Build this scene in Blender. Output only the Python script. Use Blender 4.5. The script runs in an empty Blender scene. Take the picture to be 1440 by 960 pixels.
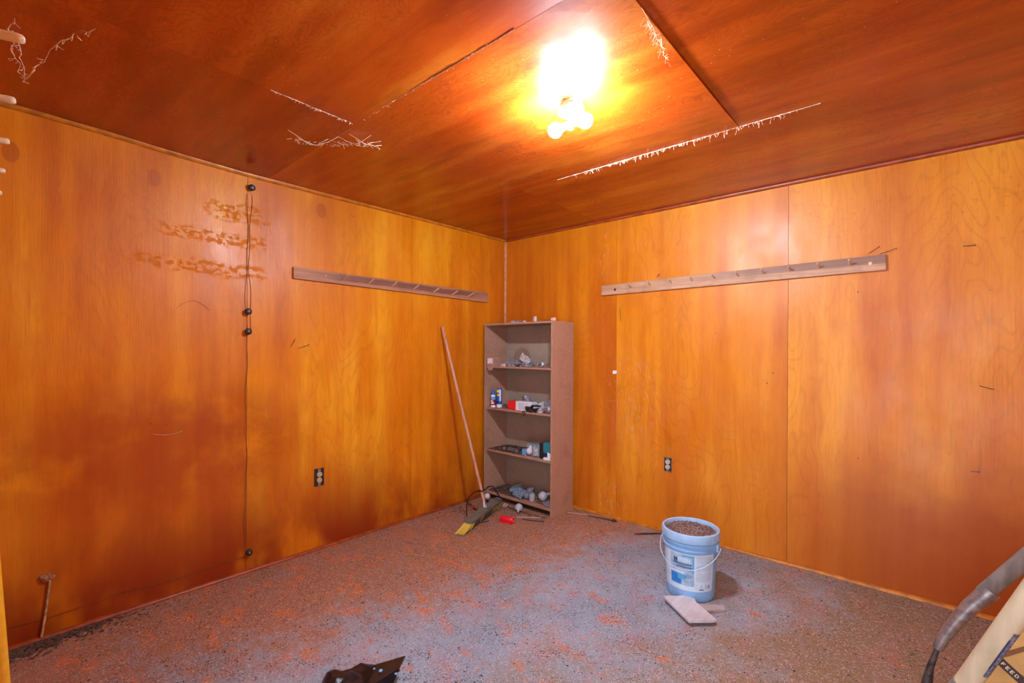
import bpy, bmesh, math, random
from mathutils import Vector, Matrix, noise
random.seed(7)
S = bpy.context.scene
COL = S.collection
H = 2.44
PI = math.pi

# ------------------------------------------------------------------ helpers
def V(*a): return Vector(a)

def link(o):
    COL.objects.link(o); return o

def thing(name, label, cat, loc=(0, 0, 0), group=None):
    o = bpy.data.objects.new(name, None); link(o)
    o.empty_display_size = .05
    o.location = loc; o['label'] = label; o['category'] = cat
    if group: o['group'] = group
    return o

def tag(o, label, cat, group=None, kind=None):
    o['label'] = label; o['category'] = cat
    if group: o['group'] = group
    if kind: o['kind'] = kind
    return o

def rootloc(p):
    v = Vector(p.location)
    while p.parent:
        p = p.parent; v += p.location
    return v

def obj(name, bm, mat, parent=None, smooth=False, label=None, bevel=0, origin=None):
    """bm is in world coordinates; becomes one mesh object."""
    off = rootloc(parent) if parent else (Vector(origin) if origin is not None else Vector((0, 0, 0)))
    bmesh.ops.recalc_face_normals(bm, faces=bm.faces[:])
    bmesh.ops.translate(bm, verts=bm.verts[:], vec=-off)
    me = bpy.data.meshes.new(name); bm.to_mesh(me); bm.free()
    mats = mat if isinstance(mat, (list, tuple)) else [mat]
    for m in mats: me.materials.append(m)
    if smooth:
        for f in me.polygons: f.use_smooth = True
        try: me.set_sharp_from_angle(angle=math.radians(smooth if smooth > 1 else 50))
        except Exception: pass
    o = bpy.data.objects.new(name, me); link(o)
    if parent: o.parent = parent
    else: o.location = off
    if label: o['label'] = label
    if bevel:
        b = o.modifiers.new('bevel', 'BEVEL'); b.width = bevel; b.segments = 2; b.limit_method = 'ANGLE'
    return o

def struct(name, bm, mat, **k):
    o = obj(name, bm, mat, **k); o['kind'] = 'structure'; return o

def box(bm, lo, hi, M=None, mi=0):
    x0, y0, z0 = lo; x1, y1, z1 = hi
    c = [V(x, y, z) for x in (x0, x1) for y in (y0, y1) for z in (z0, z1)]
    if M: c = [M @ v for v in c]
    vs = [bm.verts.new(v) for v in c]
    for f in ((0, 1, 3, 2), (4, 6, 7, 5), (0, 4, 5, 1), (2, 3, 7, 6), (0, 2, 6, 4), (1, 5, 7, 3)):
        bm.faces.new([vs[i] for i in f]).material_index = mi
    return vs

def frame(d):
    d = d.normalized()
    a = V(0, 0, 1) if abs(d.z) < .9 else V(1, 0, 0)
    u = d.cross(a).normalized(); v = d.cross(u).normalized()
    return u, v

def tube(bm, pts, r, seg=10, caps=True, mi=0):
    pts = [Vector(p) for p in pts]
    n = len(pts); rs = r if isinstance(r, (list, tuple)) else [r] * n
    u, v = frame(pts[1] - pts[0]); rings = []
    for i, p in enumerate(pts):
        t = (pts[min(i + 1, n - 1)] - pts[max(i - 1, 0)]).normalized()
        u = (u - t * u.dot(t)).normalized(); v = t.cross(u)
        rings.append([bm.verts.new(p + (u * math.cos(2 * PI * k / seg) + v * math.sin(2 * PI * k / seg)) * rs[i]) for k in range(seg)])
    for a, b in zip(rings, rings[1:]):
        for k in range(seg):
            bm.faces.new((a[k], a[(k + 1) % seg], b[(k + 1) % seg], b[k])).material_index = mi
    if caps:
        bm.faces.new(rings[0][::-1]).material_index = mi; bm.faces.new(rings[-1]).material_index = mi

def lathe(bm, prof, c=(0, 0, 0), M=None, seg=32, closed=False, mi=0):
    """prof: list of (r, z)."""
    c = Vector(c); rings = []
    for r, z in prof:
        if r < 1e-6:
            p = V(0, 0, z); p = (M @ p if M else p) + c
            rings.append([bm.verts.new(p)]); continue
        ring = []
        for k in range(seg):
            a = 2 * PI * k / seg
            p = V(r * math.cos(a), r * math.sin(a), z)
            ring.append(bm.verts.new((M @ p if M else p) + c))
        rings.append(ring)
    for a, b in zip(rings, rings[1:]):
        for k in range(seg):
            k2 = (k + 1) % seg
            if len(a) == 1 and len(b) == 1: continue
            if len(a) == 1: f = (a[0], b[k], b[k2])
            elif len(b) == 1: f = (a[k], a[k2], b[0])
            else: f = (a[k], a[k2], b[k2], b[k])
            bm.faces.new(f).material_index = mi

def rot_to(d):
    return Vector(d).normalized().to_track_quat('Z', 'Y').to_matrix()

def prism(bm, poly, h0, h1, M=None):
    """poly in xy, extruded h0..h1 in z."""
    f = lambda p: M @ p if M else p
    a = [bm.verts.new(f(V(x, y, h0))) for x, y in poly]
    b = [bm.verts.new(f(V(x, y, h1))) for x, y in poly]
    bm.faces.new(a[::-1]); bm.faces.new(b)
    n = len(a)
    for i in range(n): bm.faces.new((a[i], a[(i + 1) % n], b[(i + 1) % n], b[i]))

def quarter(bm, axis, fixed, a0, a1, r, flip, zf=None):
    """rounded moulding running along an axis; fixed=(p,q) corner, flip=(sp,sq) growth signs."""
    prof = [(0, 0), (r, 0), (r * .97, r * .35), (r * .75, r * .75), (r * .35, r * .97), (0, r)]
    N = 16; rings = []
    for i in range(N + 1):
        a = a0 + (a1 - a0) * i / N; ring = []
        for p, q in prof:
            P = fixed[0] + p * flip[0]; Q = fixed[1] + q * flip[1]
            if axis == 'x': v = V(a, P, Q)
            elif axis == 'y': v = V(P, a, Q)
            else: v = V(P, Q, a)
            if zf: v.z += zf(v.x, v.y)
            ring.append(bm.verts.new(v))
        rings.append(ring)
    n = len(prof)
    for a, b in zip(rings, rings[1:]):
        for k in range(n): bm.faces.new((a[k], a[(k + 1) % n], b[(k + 1) % n], b[k]))
    bm.faces.new(rings[0]); bm.faces.new(rings[-1])

# ------------------------------------------------------------------ materials
def newmat(name):
    m = bpy.data.materials.new(name); m.use_nodes = True
    return m, m.node_tree.nodes, m.node_tree.links, m.node_tree.nodes['Principled BSDF']

class N:
    """small node-graph writer"""
    def __init__(s, nt): s.n = nt.nodes; s.l = nt.links
    def put(s, sock, val):
        if hasattr(val, 'is_output') or isinstance(val, bpy.types.NodeSocket): s.l.new(val, sock)
        else: sock.default_value = val
    def math(s, op, a, b=0.0, c=None, clamp=False):
        m = s.n.new('ShaderNodeMath'); m.operation = op; m.use_clamp = clamp
        s.put(m.inputs[0], a); s.put(m.inputs[1], b)
        if c is not None: s.put(m.inputs[2], c)
        return m.outputs[0]
    def add(s, a, b): return s.math('ADD', a, b)
    def mul(s, a, b): return s.math('MULTIPLY', a, b)
    def sub(s, a, b): return s.math('SUBTRACT', a, b)
    def pos(s):
        g = s.n.new('ShaderNodeTexCoord'); x = s.n.new('ShaderNodeSeparateXYZ')
        s.l.new(g.outputs['Object'], x.inputs[0]); return x.outputs[0], x.outputs[1], x.outputs[2]
    def comb(s, x, y, z):
        c = s.n.new('ShaderNodeCombineXYZ')
        for i, v in enumerate((x, y, z)): s.put(c.inputs[i], v)
        return c.outputs[0]
    def noise(s, vec, scale=1, detail=3, rough=.55, w=None, dist=0):
        t = s.n.new('ShaderNodeTexNoise'); t.noise_dimensions = '4D' if w is not None else '3D'
        s.l.new(vec, t.inputs['Vector']); t.inputs['Scale'].default_value = scale
        t.inputs['Detail'].default_value = detail; t.inputs['Roughness'].default_value = rough
        t.inputs['Distortion'].default_value = dist
        if w is not None: s.put(t.inputs['W'], w)
        return t.outputs[0]
    def vor(s, vec, scale, feat='F1', out='Distance'):
        t = s.n.new('ShaderNodeTexVoronoi'); t.feature = feat
        s.l.new(vec, t.inputs['Vector']); t.inputs['Scale'].default_value = scale
        return t.outputs[out]
    def step(s, v, a, b, lo=0.0, hi=1.0):
        m = s.n.new('ShaderNodeMapRange'); m.interpolation_type = 'SMOOTHSTEP'
        s.put(m.inputs[0], v); m.inputs[1].default_value = a; m.inputs[2].default_value = b
        m.inputs[3].default_value = lo; m.inputs[4].default_value = hi
        return m.outputs[0]
    def mix(s, f, a, b):
        m = s.n.new('ShaderNodeMix'); m.data_type = 'RGBA'
        s.put(m.inputs[0], f)
        for sock, v in ((m.inputs[6], a), (m.inputs[7], b)):
            if isinstance(v, (tuple, list)): sock.default_value = (*v[:3], 1)
            else: s.l.new(v, sock)
        return m.outputs[2]
    def ellipse(s, x, y, cx, cy, rx, ry, soft=.25):
        a = s.mul(s.sub(x, cx), 1 / rx); b = s.mul(s.sub(y, cy), 1 / ry)
        d = s.add(s.mul(a, a), s.mul(b, b))
        return s.step(d, 1 + soft, 1 - soft)
    def bump(s, h, strength, dist, bsdf):
        b = s.n.new('ShaderNodeBump'); b.inputs['Strength'].default_value = strength
        b.inputs['Distance'].default_value = dist
        s.l.new(h, b.inputs['Height']); s.l.new(b.outputs[0], bsdf.inputs['Normal'])

def simple(name, col, rough=.6, metal=0, var=.12, scale=40, bump=0, spec=.5, alpha=None, trans=0, emit=None, coat=0):
    m, n, l, b = newmat(name); g = N(m.node_tree)
    x, y, z = g.pos(); v = g.comb(x, y, z)
    nn = g.noise(v, scale, 4)
    dark = tuple(c * (1 - var * 2) for c in col); lite = tuple(min(1, c * (1 + var)) for c in col)
    c = g.mix(g.step(nn, .25, .75), dark, lite)
    l.new(c, b.inputs['Base Color'])
    b.inputs['Roughness'].default_value = rough; b.inputs['Metallic'].default_value = metal
    b.inputs['Specular IOR Level'].default_value = spec
    b.inputs['Transmission Weight'].default_value = trans
    if coat: b.inputs['Coat Weight'].default_value = coat
    if alpha is not None: b.inputs['Alpha'].default_value = alpha
    if emit:
        b.inputs['Emission Color'].default_value = (*emit[0], 1); b.inputs['Emission Strength'].default_value = emit[1]
    if bump: g.bump(nn, bump, .004, b)
    return m

def plywood(name, across, along, dark, mid, lite, rough=.33, ringk=120, extra=None, spec=.5, glow=1.0, bumpk=.12, ringmix=.15, fig=.55, bandl=.5, coat=0):
    """varnished plywood; across/along name the axes 'x','y','z' of the sheet."""
    m, n, l, b = newmat(name); g = N(m.node_tree)
    P = dict(zip('xyz', g.pos())); A, L = P[across], P[along]
    at = n.new('ShaderNodeAttribute'); at.attribute_name = 'panel'
    w = g.mul(at.outputs['Fac'], 37.0)
    zero = 0.0
    blotch = g.noise(g.comb(g.mul(A, 2.3), g.mul(L, .75), zero), 1, 5, .6, w)
    bands = g.noise(g.comb(g.mul(A, 9.0), g.mul(L, bandl), zero), 1, 3, .5, w)
    low = g.noise(g.comb(g.mul(A, 1.9), g.mul(L, fig), zero), 1, 3.2, .5, g.add(w, 5.0), .25)
    ring = g.math('SINE', g.mul(low, ringk * 2))
    ring = g.step(ring, .55, 1.0)
    ringgate = g.step(g.noise(g.comb(g.mul(A, 1.6), g.mul(L, .8), zero), 1, 2, .5, g.add(w, 9.0)), .42, .62)
    if coat:
        l2 = g.noise(g.comb(g.mul(A, 5.2), g.mul(L, 2.6), zero), 1, 3, .55, g.add(w, 2.0), .4)
        r2 = g.mul(g.step(g.math('SINE', g.mul(l2, 190.0)), .1, 1.0), g.step(g.noise(g.comb(g.mul(A, 2.1), g.mul(L, 1.3), zero), 1, 2, .5, g.add(w, 3.0)), .40, .56))
        ring = g.math('MAXIMUM', g.mul(ring, ringgate), g.mul(r2, .8)); ringgate = 1.0
    fine = g.noise(g.comb(g.mul(A, 170.0), g.mul(L, 6.0), zero), 1, 3, .6, w)
    fleck = g.noise(g.comb(g.mul(A, 60.0), g.mul(L, 22.0), zero), 1, 2, .6, w)
    t = g.add(g.mul(blotch, .62), g.mul(bands, .38))
    t = g.add(t, g.mul(g.sub(at.outputs['Fac'], .5), .10))
    c = g.mix(g.step(t, .36, .54), dark, mid)
    c = g.mix(g.step(t, .50, .68), c, lite)
    deep = tuple(v * k for v, k in zip(dark, (.62, .5, .5)))
    c = g.mix(g.mul(g.mul(ring, ringgate), ringmix), c, deep)
    c = g.mix(g.mul(g.step(fine, .5, .72), .22), c, deep)
    c = g.mix(g.mul(g.step(fleck, .58, .75), .16), c, lite)
    mott = g.step(g.noise(g.comb(g.mul(A, 14.0), g.mul(L, 6.0), 2.0), 1, 6, .75, w), .50, .68)
    c = g.mix(g.mul(mott, .20), c, dark)
    # pin holes, mouse marks and small dark scuffs
    vv = g.comb(A, g.mul(L, .7), zero)
    sp = g.vor(vv, 9.0); spg = g.step(g.noise(vv, 3, 2), .50, .62)
    spot = g.mul(g.step(sp, .055, .02), spg)
    c = g.mix(g.mul(spot, .75), c, (.05, .022, .012))
    rr = g.add(g.mul(g.step(g.noise(vv, 5, 4), .3, .7), .14), rough - .07)
    if extra: c, rr = extra(g, P, c, rr, dark, mid, lite, vv)
    l.new(c, b.inputs['Base Color']); g.put(b.inputs['Roughness'], rr)
    b.inputs['Specular IOR Level'].default_value = spec
    if coat:
        b.inputs['Coat Weight'].default_value = coat; b.inputs['Coat Roughness'].default_value = .40
    hgt = g.add(g.mul(fine, .5), g.add(g.mul(fleck, .3), g.mul(blotch, 2.0)))
    g.bump(hgt, bumpk, .01, b)
    return m

WD, WM, WL = (.54, .125, .001), (.72, .225, .003), (.86, .39, .014)
CD, CM, CL = (.29, .030, .002), (.43, .064, .005), (.54, .145, .014)

def left_extra(g, P, c, rr, d, m_, li, vv):
    y, z = P['y'], P['z']
    # knot plugs
    for cy, cz, ry, rz in ((-3.323, 2.241, .028, .047), (-1.877, 2.307, .035, .05), (-2.80, 2.27, .03, .045)):
        c = g.mix(g.mul(g.ellipse(y, z, cy, cz, ry, rz), .6), c, (.42, .085, .004))
    # rubbed band where the varnish is worn away
    f = g.comb(g.mul(y, 26.0), g.mul(z, 38.0), 0.0)
    wear = g.step(g.noise(f, 1, 4, .65), .47, .56)
    zt = g.add(z, g.mul(g.noise(g.comb(g.mul(y, 3.0), 0.0, 0.0), 1, 2), .10))
    r1 = g.mul(g.step(g.math('ABSOLUTE', g.sub(zt, 1.875)), .055, .02), g.step(y, -3.15, -2.75))
    r2 = g.mul(g.step(g.math('ABSOLUTE', g.sub(zt, 2.06)), .05, .02), g.step(y, -2.85, -2.7))
    r3 = g.mul(g.step(g.math('ABSOLUTE', g.sub(zt, 2.23)), .07, .03), g.step(y, -2.62, -2.5))
    reg = g.mul(g.math('MAXIMUM', g.math('MAXIMUM', r1, r2), r3), g.step(y, -2.16, -2.34))
    wm = g.mul(wear, reg)
    c = g.mix(g.mul(wm, .65), c, (.56, .15, .01))
    rr = g.add(rr, g.mul(wm, .45))
    # irregular stains, with lamp falloff shade painted into the foot of the wall
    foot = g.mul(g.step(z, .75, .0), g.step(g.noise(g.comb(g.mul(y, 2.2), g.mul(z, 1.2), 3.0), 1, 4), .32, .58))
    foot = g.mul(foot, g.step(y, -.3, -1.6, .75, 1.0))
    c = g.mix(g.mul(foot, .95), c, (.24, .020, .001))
    mid = g.mul(g.ellipse(y, z, -2.75, .82, .75, .30, .95), .6)  # mid-height band: stain blotches plus more painted-in falloff shade
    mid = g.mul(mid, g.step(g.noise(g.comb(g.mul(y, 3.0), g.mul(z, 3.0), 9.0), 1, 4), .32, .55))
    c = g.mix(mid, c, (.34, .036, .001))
    return c, rr

def back_extra(g, P, c, rr, d, m_, li, vv):
    x, z = P['x'], P['z']
    # flaked brown marks high on the wall and whitish mould next to the corner sheet
    f = g.comb(g.mul(x, 42.0), g.mul(z, 42.0), 0.0)
    n_ = g.step(g.noise(f, 1, 5, .8), .55, .63)
    a = g.math('MAXIMUM', g.ellipse(x, z, 2.03, 2.00, .22, .05, .8), g.ellipse(x, z, 2.72, 2.17, .35, .17, .8))
    a = g.math('MAXIMUM', a, g.ellipse(x, z, 3.3, 2.1, .3, .2, .8))
    c = g.mix(g.mul(g.mul(n_, a), .38), c, (.36, .10, .012))
    w_ = g.step(g.noise(g.comb(g.mul(x, 55.0), g.mul(z, 14.0), 2.0), 1, 4, .7), .56, .66)
    e = g.math('MAXIMUM', g.ellipse(x, z, 1.10, 2.16, .05, .20, .8), g.ellipse(x, z, 1.17, .12, .15, .18, .8))
    e = g.math('MAXIMUM', e, g.ellipse(x, z, 1.35, 1.0, .25, .35, .9))
    c = g.mix(g.mul(g.mul(w_, e), .5), c, (.55, .42, .34))
    # reddish weathered patch above the outlet
    r_ = g.mul(g.ellipse(x, z, 1.55, .85, .6, .45, .9), g.step(g.noise(g.comb(g.mul(x, 20.0), g.mul(z, 2.0), 0.0), 1, 4), .42, .6))
    c = g.mix(g.mul(r_, .35), c, (.62, .16, .03))
    foot_shade = g.mul(g.step(g.add(z, g.mul(g.noise(g.comb(x, z, 1.0), 3, 4), .8)), 1.45, .65), g.step(x, 2.0, 3.1))  # lower right painted darker, standing in for lamp falloff
    c = g.mix(g.mul(foot_shade, .8), c, (.34, .045, .002))
    return c, rr

def ceil_extra(g, P, c, rr, d, m_, li, vv):
    x, y = P['x'], P['y']
    for cx, cy, rx, ry in ((2.637, -1.251, .06, .022), (2.30, -1.25, .09, .015), (.42, -2.95, .06, .02)):
        c = g.mix(g.mul(g.ellipse(x, y, cx, cy, rx, ry), .6), c, (.30, .06, .006))
    # dusty specks on the varnish
    sp = g.step(g.vor(g.comb(x, y, 0.0), 30.0), .075, .03)
    c = g.mix(g.mul(g.mul(sp, g.step(g.noise(vv, 4, 3), .44, .58)), .75), c, (.85, .52, .30))
    st = g.mul(g.step(g.noise(g.comb(g.mul(x, 2.0), g.mul(y, 8.0), 7.0), 1, 4), .52, .66), .45)
    c = g.mix(st, c, (.22, .03, .003))
    return c, rr

M = {}
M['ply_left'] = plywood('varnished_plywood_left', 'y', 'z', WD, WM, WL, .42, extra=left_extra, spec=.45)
M['ply_back'] = plywood('varnished_plywood_back', 'x', 'z', (.54, .125, .002), (.70, .22, .006), (.82, .33, .018), .42, extra=back_extra, spec=.5)
M['ply_other'] = plywood('varnished_plywood_side', 'y', 'z', WD, WM, WL, .36)
M['ply_front'] = plywood('varnished_plywood_front', 'x', 'z', WD, WM, WL, .36)
M['ply_ceil'] = plywood('varnished_plywood_ceiling', 'y', 'x', CD, CM, CL, .19, ringk=150, extra=ceil_extra, bumpk=.06, ringmix=.34, fig=1.25, bandl=.9, coat=.2)
M['gap'] = simple('dark_joint', (.035, .014, .006), .9)
M['trim'] = simple('stained_moulding', (.56, .19, .012), .4, scale=18, var=.2)
M['trim_dark'] = simple('dark_stained_moulding', (.34, .06, .012), .4, scale=18, var=.2)
M['trim_corner'] = simple('faded_corner_moulding', (.62, .30, .14), .5, scale=30, var=.15)

def floor_mat():
    m, n, l, b = newmat('littered_floor'); g = N(m.node_tree)
    x, y, z = g.pos(); v = g.comb(x, y, z)
    big = g.noise(v, 1.1, 4); med = g.noise(v, 6, 5, .65); fin = g.noise(v, 90, 3, .7)
    c = g.mix(g.step(big, .35, .65), (.26, .34, .44), (.37, .47, .60))
    # tan dust over the right-hand side and near the walls
    tan = g.add(g.step(g.add(g.add(g.mul(x, .8), g.mul(y, -.30)), g.mul(g.sub(g.noise(v, 3.5, 6, .7), .5), 1.6)), 1.75, 2.6), g.mul(g.step(y, -.5, -.05), .35))
    tan = g.math('MINIMUM', tan, 1.0)
    c = g.mix(g.mul(tan, .92), c, g.mix(med, (.24, .15, .07), (.40, .26, .13)))
    # ochre red staining spreading from the left
    lf = g.step(g.sub(x, g.mul(g.add(y, 3.4), .22)), 1.35, .15)
    mixn = g.add(g.mul(g.noise(v, 2.2, 6, .7), .55), g.mul(g.noise(v, 13, 5, .7), .45))
    o1 = g.step(g.add(mixn, g.mul(lf, .30)), .50, .80)
    c = g.mix(g.mul(o1, .85), c, (.44, .17, .045))
    o2 = g.step(g.add(g.noise(g.comb(g.mul(x, 1.0), g.mul(y, 1.6), 4.0), 5.5, 6, .7), g.add(g.mul(lf, .05), g.mul(g.ellipse(x, y, 1.5, -1.75, .9, .8, .9), .028))), .575, .67)
    c = g.mix(g.mul(o2, .62), c, (.72, .20, .03))
    pk = g.step(g.noise(g.comb(g.mul(x, 2.2), g.mul(y, .9), 8.0), 3.0, 6, .75), .48, .66)
    c = g.mix(g.mul(g.mul(pk, .38), g.sub(1.0, g.mul(lf, .8))), c, (.52, .22, .24))
    # grit
    vc = g.vor(v, 210, out='Color'); sepn = n.new('ShaderNodeSeparateColor'); l.new(vc, sepn.inputs[0])
    dk = g.step(sepn.outputs[0], .80, .86); lt = g.step(sepn.outputs[1], .88, .93)
    dens = g.step(med, .36, .60)
    c = g.mix(g.mul(g.mul(dk, dens), .72), c, (.055, .045, .045))
    c = g.mix(g.mul(lt, .5), c, (.70, .68, .72))
    c = g.mix(g.step(fin, .35, .75, .22, 0), c, (.06, .04, .04))
    l.new(c, b.inputs['Base Color']); b.inputs['Roughness'].default_value = .85
    b.inputs['Specular IOR Level'].default_value = .25
    g.bump(g.add(fin, g.mul(sepn.outputs[2], .6)), .55, .006, b)
    return m
M['floor'] = floor_mat()

def particle(name, a, b_):
    m, n, l, b = newmat(name); g = N(m.node_tree)
    x, y, z = g.pos(); v = g.comb(x, y, z)
    t = g.noise(v, 130, 3, .7); t2 = g.noise(v, 5, 4)
    c = g.mix(g.step(t, .3, .7), a, b_)
    c = g.mix(g.mul(g.step(t2, .5, .7), .3), c, tuple(k * .6 for k in a))
    l.new(c, b.inputs['Base Color']); b.inputs['Roughness'].default_value = .7
    b.inputs['Specular IOR Level'].default_value = .3
    g.bump(t, .1, .002, b); return m
M['pboard'] = particle('particle_board', (.37, .20, .125), (.52, .31, .22))

def backboard():
    m, n, l, b = newmat('stained_back_board'); g = N(m.node_tree)
    x, y, z = g.pos(); v = g.comb(x, y, z)
    t = g.noise(v, 130, 3, .7); t2 = g.noise(v, 6, 4)
    c = g.mix(g.step(t, .3, .7), (.31, .25, .19), (.44, .36, .28))
    c = g.mix(g.mul(g.step(t2, .5, .65), .25), c, (.24, .21, .19))
    for cz, r in ((.125, .10),):
        c = g.mix(g.mul(g.ellipse(x, z, -.185, 1.285, .105, .105, .10), .5), c, (.22, .13, .09))
    l.new(c, b.inputs['Base Color']); b.inputs['Roughness'].default_value = .75; return m
M['pback'] = backboard()

def woodgrain(name, a, b_, axis, rough=.6, k=60, stripe=None):
    m, n, l, bs = newmat(name); g = N(m.node_tree)
    P = g.pos(); sc = [k, k, k]; sc[axis] = k * .05
    v = g.comb(*[g.mul(P[i], float(sc[i])) for i in range(3)])
    t = g.noise(v, 1, 4, .6); t2 = g.noise(g.comb(*P), 7, 3)
    c = g.mix(g.step(t, .3, .7), a, b_)
    c = g.mix(g.mul(g.step(t2, .48, .7), .35), c, tuple(q * .55 for q in a))
    if stripe: c = stripe(g, P, c)
    l.new(c, bs.inputs['Base Color']); bs.inputs['Roughness'].default_value = rough
    g.bump(t, .15, .003, bs); return m

def rail_left_stripe(g, P, c):
    z, y = P[2], P[1]
    nn = g.mul(g.noise(g.comb(g.mul(y, 4.0), 0.0, 0.0), 1, 2), .03)
    s = g.step(g.math('ABSOLUTE', g.add(g.sub(z, .022), nn)), .028, .014)
    s = g.mul(s, g.step(g.math('ABSOLUTE', g.sub(y, .05)), .95, .45))
    return g.mix(g.mul(s, .75), c, (.16, .055, .035))
def rail_back_stripe(g, P, c):
    z, x = P[2], P[0]
    s = g.mul(g.step(z, -.004, .006), g.step(x, -.5, .5))
    return g.mix(g.mul(s, .75), c, (.20, .095, .065))
M['rail_left'] = woodgrain('weathered_rail_wood', (.36, .165, .09), (.50, .25, .15), 1, stripe=rail_left_stripe)
M['rail_back'] = woodgrain('faded_rail_wood', (.42, .22, .12), (.60, .35, .21), 0, stripe=rail_back_stripe)
M['peg'] = woodgrain('pale_peg_wood', (.70, .46, .30), (.82, .60, .42), 1, .5)
M['peg_pale'] = woodgrain('cream_peg_wood', (.62, .46, .30), (.74, .58, .40), 1, .5)
M['broom_handle'] = woodgrain('pinkish_handle_wood', (.50, .24, .15), (.64, .35, .24), 2, .45)
M['grey_handle'] = woodgrain('weathered_grey_handle', (.11, .088, .078), (.21, .165, .14), 2, .8, 45)
def pole_stripe(g, P, c):
    z = P[2]; y = P[1]
    return c
M['cream_handle'] = woodgrain('cream_handle_wood', (.38, .29, .175), (.47, .37, .235), 2, .6, 30)
M['yellow'] = simple('yellow_fibreglass', (.80, .44, .02), .35, var=.05)
M['steel'] = simple('dull_steel', (.42, .43, .47), .42, .8, var=.2, scale=60)
M['steel_dark'] = simple('dark_forged_steel', (.10, .085, .08), .5, .7, var=.3, scale=50)
M['socket_steel'] = simple('brownish_socket_steel', (.30, .26, .26), .4, .7, var=.25, scale=50)
M['brass'] = simple('aged_brass', (.55, .45, .28), .3, .9, var=.15, scale=90)
M['porcelain'] = simple('white_porcelain', (.82, .76, .66), .2, var=.03, coat=.5)
M['bucket'] = simple('pale_blue_plastic', (.25, .50, .82), .38, var=.06, scale=14)
M['bucket_rim'] = simple('pale_blue_lid_plastic', (.36, .60, .88), .38, var=.05, scale=20)
M['label_white'] = simple('label_white', (.60, .76, .92), .5, var=.04)
M['label_blue'] = simple('label_bright_blue', (.02, .24, .72), .45, var=.05)
M['label_teal'] = simple('label_teal', (.10, .42, .72), .45, var=.08)
M['label_pale'] = simple('label_pale_blue', (.36, .54, .74), .45, var=.1)
M['label_ink'] = simple('label_ink', (.03, .08, .22), .5, var=.05)
M['label_grey'] = simple('label_grey_print', (.36, .45, .60), .5, var=.05)
def grit_mat():
    m, n, l, b = newmat('grit'); g = N(m.node_tree); P = g.pos(); v = g.comb(*P)
    vc = g.vor(v, 260, out='Color'); s = n.new('ShaderNodeSeparateColor'); l.new(vc, s.inputs[0])
    c = g.mix(s.outputs[0], (.16, .10, .10), (.50, .34, .33)); c = g.mix(g.step(s.outputs[1], .86, .9), c, (.03, .025, .03))
    c = g.mix(g.mul(g.step(s.outputs[2], .9, .95), .8), c, (.8, .7, .7))
    l.new(c, b.inputs['Base Color']); b.inputs['Roughness'].default_value = .9
    g.bump(s.outputs[0], .6, .004, b); return m
M['grit'] = grit_mat()
M['board_white'] = woodgrain('whitewashed_board', (.48, .47, .50), (.66, .64, .68), 1, .7, 30)
M['board_grey'] = woodgrain('grey_offcut', (.34, .29, .30), (.48, .42, .42), 0, .75, 60)
M['bristle'] = simple('yellow_bristle', (.78, .62, .09), .7, var=.25, scale=300, bump=.6)
M['bristle_dark'] = simple('dark_bristle', (.12, .11, .07), .8, var=.4, scale=300, bump=.6)
M['broom_block'] = woodgrain('grey_green_block', (.13, .125, .105), (.20, .19, .165), 1, .7, 50)
M['black'] = simple('black_plastic', (.018, .018, .022), .42, var=.2)
M['black_bag'] = simple('black_film', (.008, .011, .018), .34, var=.3, scale=20, bump=.4)
M['red'] = simple('red_plastic', (.80, .012, .03), .35, var=.05)
M['pinkred'] = simple('rose_red_cap', (.60, .08, .13), .4, var=.05)
M['white'] = simple('white_card', (.78, .84, .90), .55, var=.04)
M['card'] = simple('tan_card', (.46, .27, .21), .7, var=.1)
M['blue'] = simple('can_blue', (.015, .14, .60), .35, var=.06)
M['can_lblue'] = simple('can_light_blue', (.16, .42, .78), .35, var=.06)
M['can_yellow'] = simple('can_yellow', (.80, .75, .05), .4, var=.05)
M['navy'] = simple('navy_print', (.02, .025, .10), .4, var=.05)
M['maroon'] = simple('maroon_print', (.30, .02, .05), .4, var=.1)
M['blister'] = simple('pale_blue_film', (.22, .36, .50), .22, var=.35, scale=80, coat=.5, bump=.3)
M['teal'] = simple('teal_card', (.01, .24, .34), .5, var=.08)
M['greyfilm'] = simple('grey_crumpled_film', (.26, .26, .31), .35, var=.35, scale=60, bump=.5)
M['clearfilm'] = simple('frosted_film', (.55, .56, .62), .25, var=.25, scale=60, bump=.4)
M['frost'] = simple('frosted_glass', (.62, .66, .74), .18, var=.06, trans=.25, coat=.5)
M['greyglass'] = simple('smoky_glass', (.34, .34, .44), .15, var=.1, trans=.35, coat=.5)
M['peach'] = simple('peach_plastic', (.80, .48, .34), .45, var=.05)
M['outlet'] = simple('old_ivory_plastic', (.62, .50, .30), .4, var=.08)
M['outlet_white'] = simple('cream_plastic', (.72, .66, .50), .4, var=.06)
M['boxdark'] = simple('outlet_box_shadow_metal', (.05, .035, .03), .6, .3, var=.2)
M['boxgrey'] = simple('outlet_box_grey_metal', (.22, .24, .27), .5, .5, var=.2)
M['web'] = simple('dusty_cobweb', (.80, .58, .40), .9, var=.2, scale=80)
M['mud'] = simple('dried_mud', (.42, .22, .12), .9, var=.3, scale=90, bump=.6)
M['wire'] = simple('brown_cord', (.25, .085, .02), .7, var=.2)
M['straw'] = simple('straw', (.62, .44, .24), .8, var=.3, scale=30)
M['hull'] = simple('dark_hulls', (.055, .042, .035), .7, var=.4, scale=200)
M['chip'] = simple('pale_chips', (.55, .50, .48), .7, var=.25, scale=120)
M['hullmix'] = simple('mixed_seed_hulls', (.15, .10, .07), .8, var=.6, scale=260)
M['bagpaper'] = simple('tan_bag_paper', (.50, .28, .085), .7, var=.12, scale=8, bump=.1)
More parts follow.
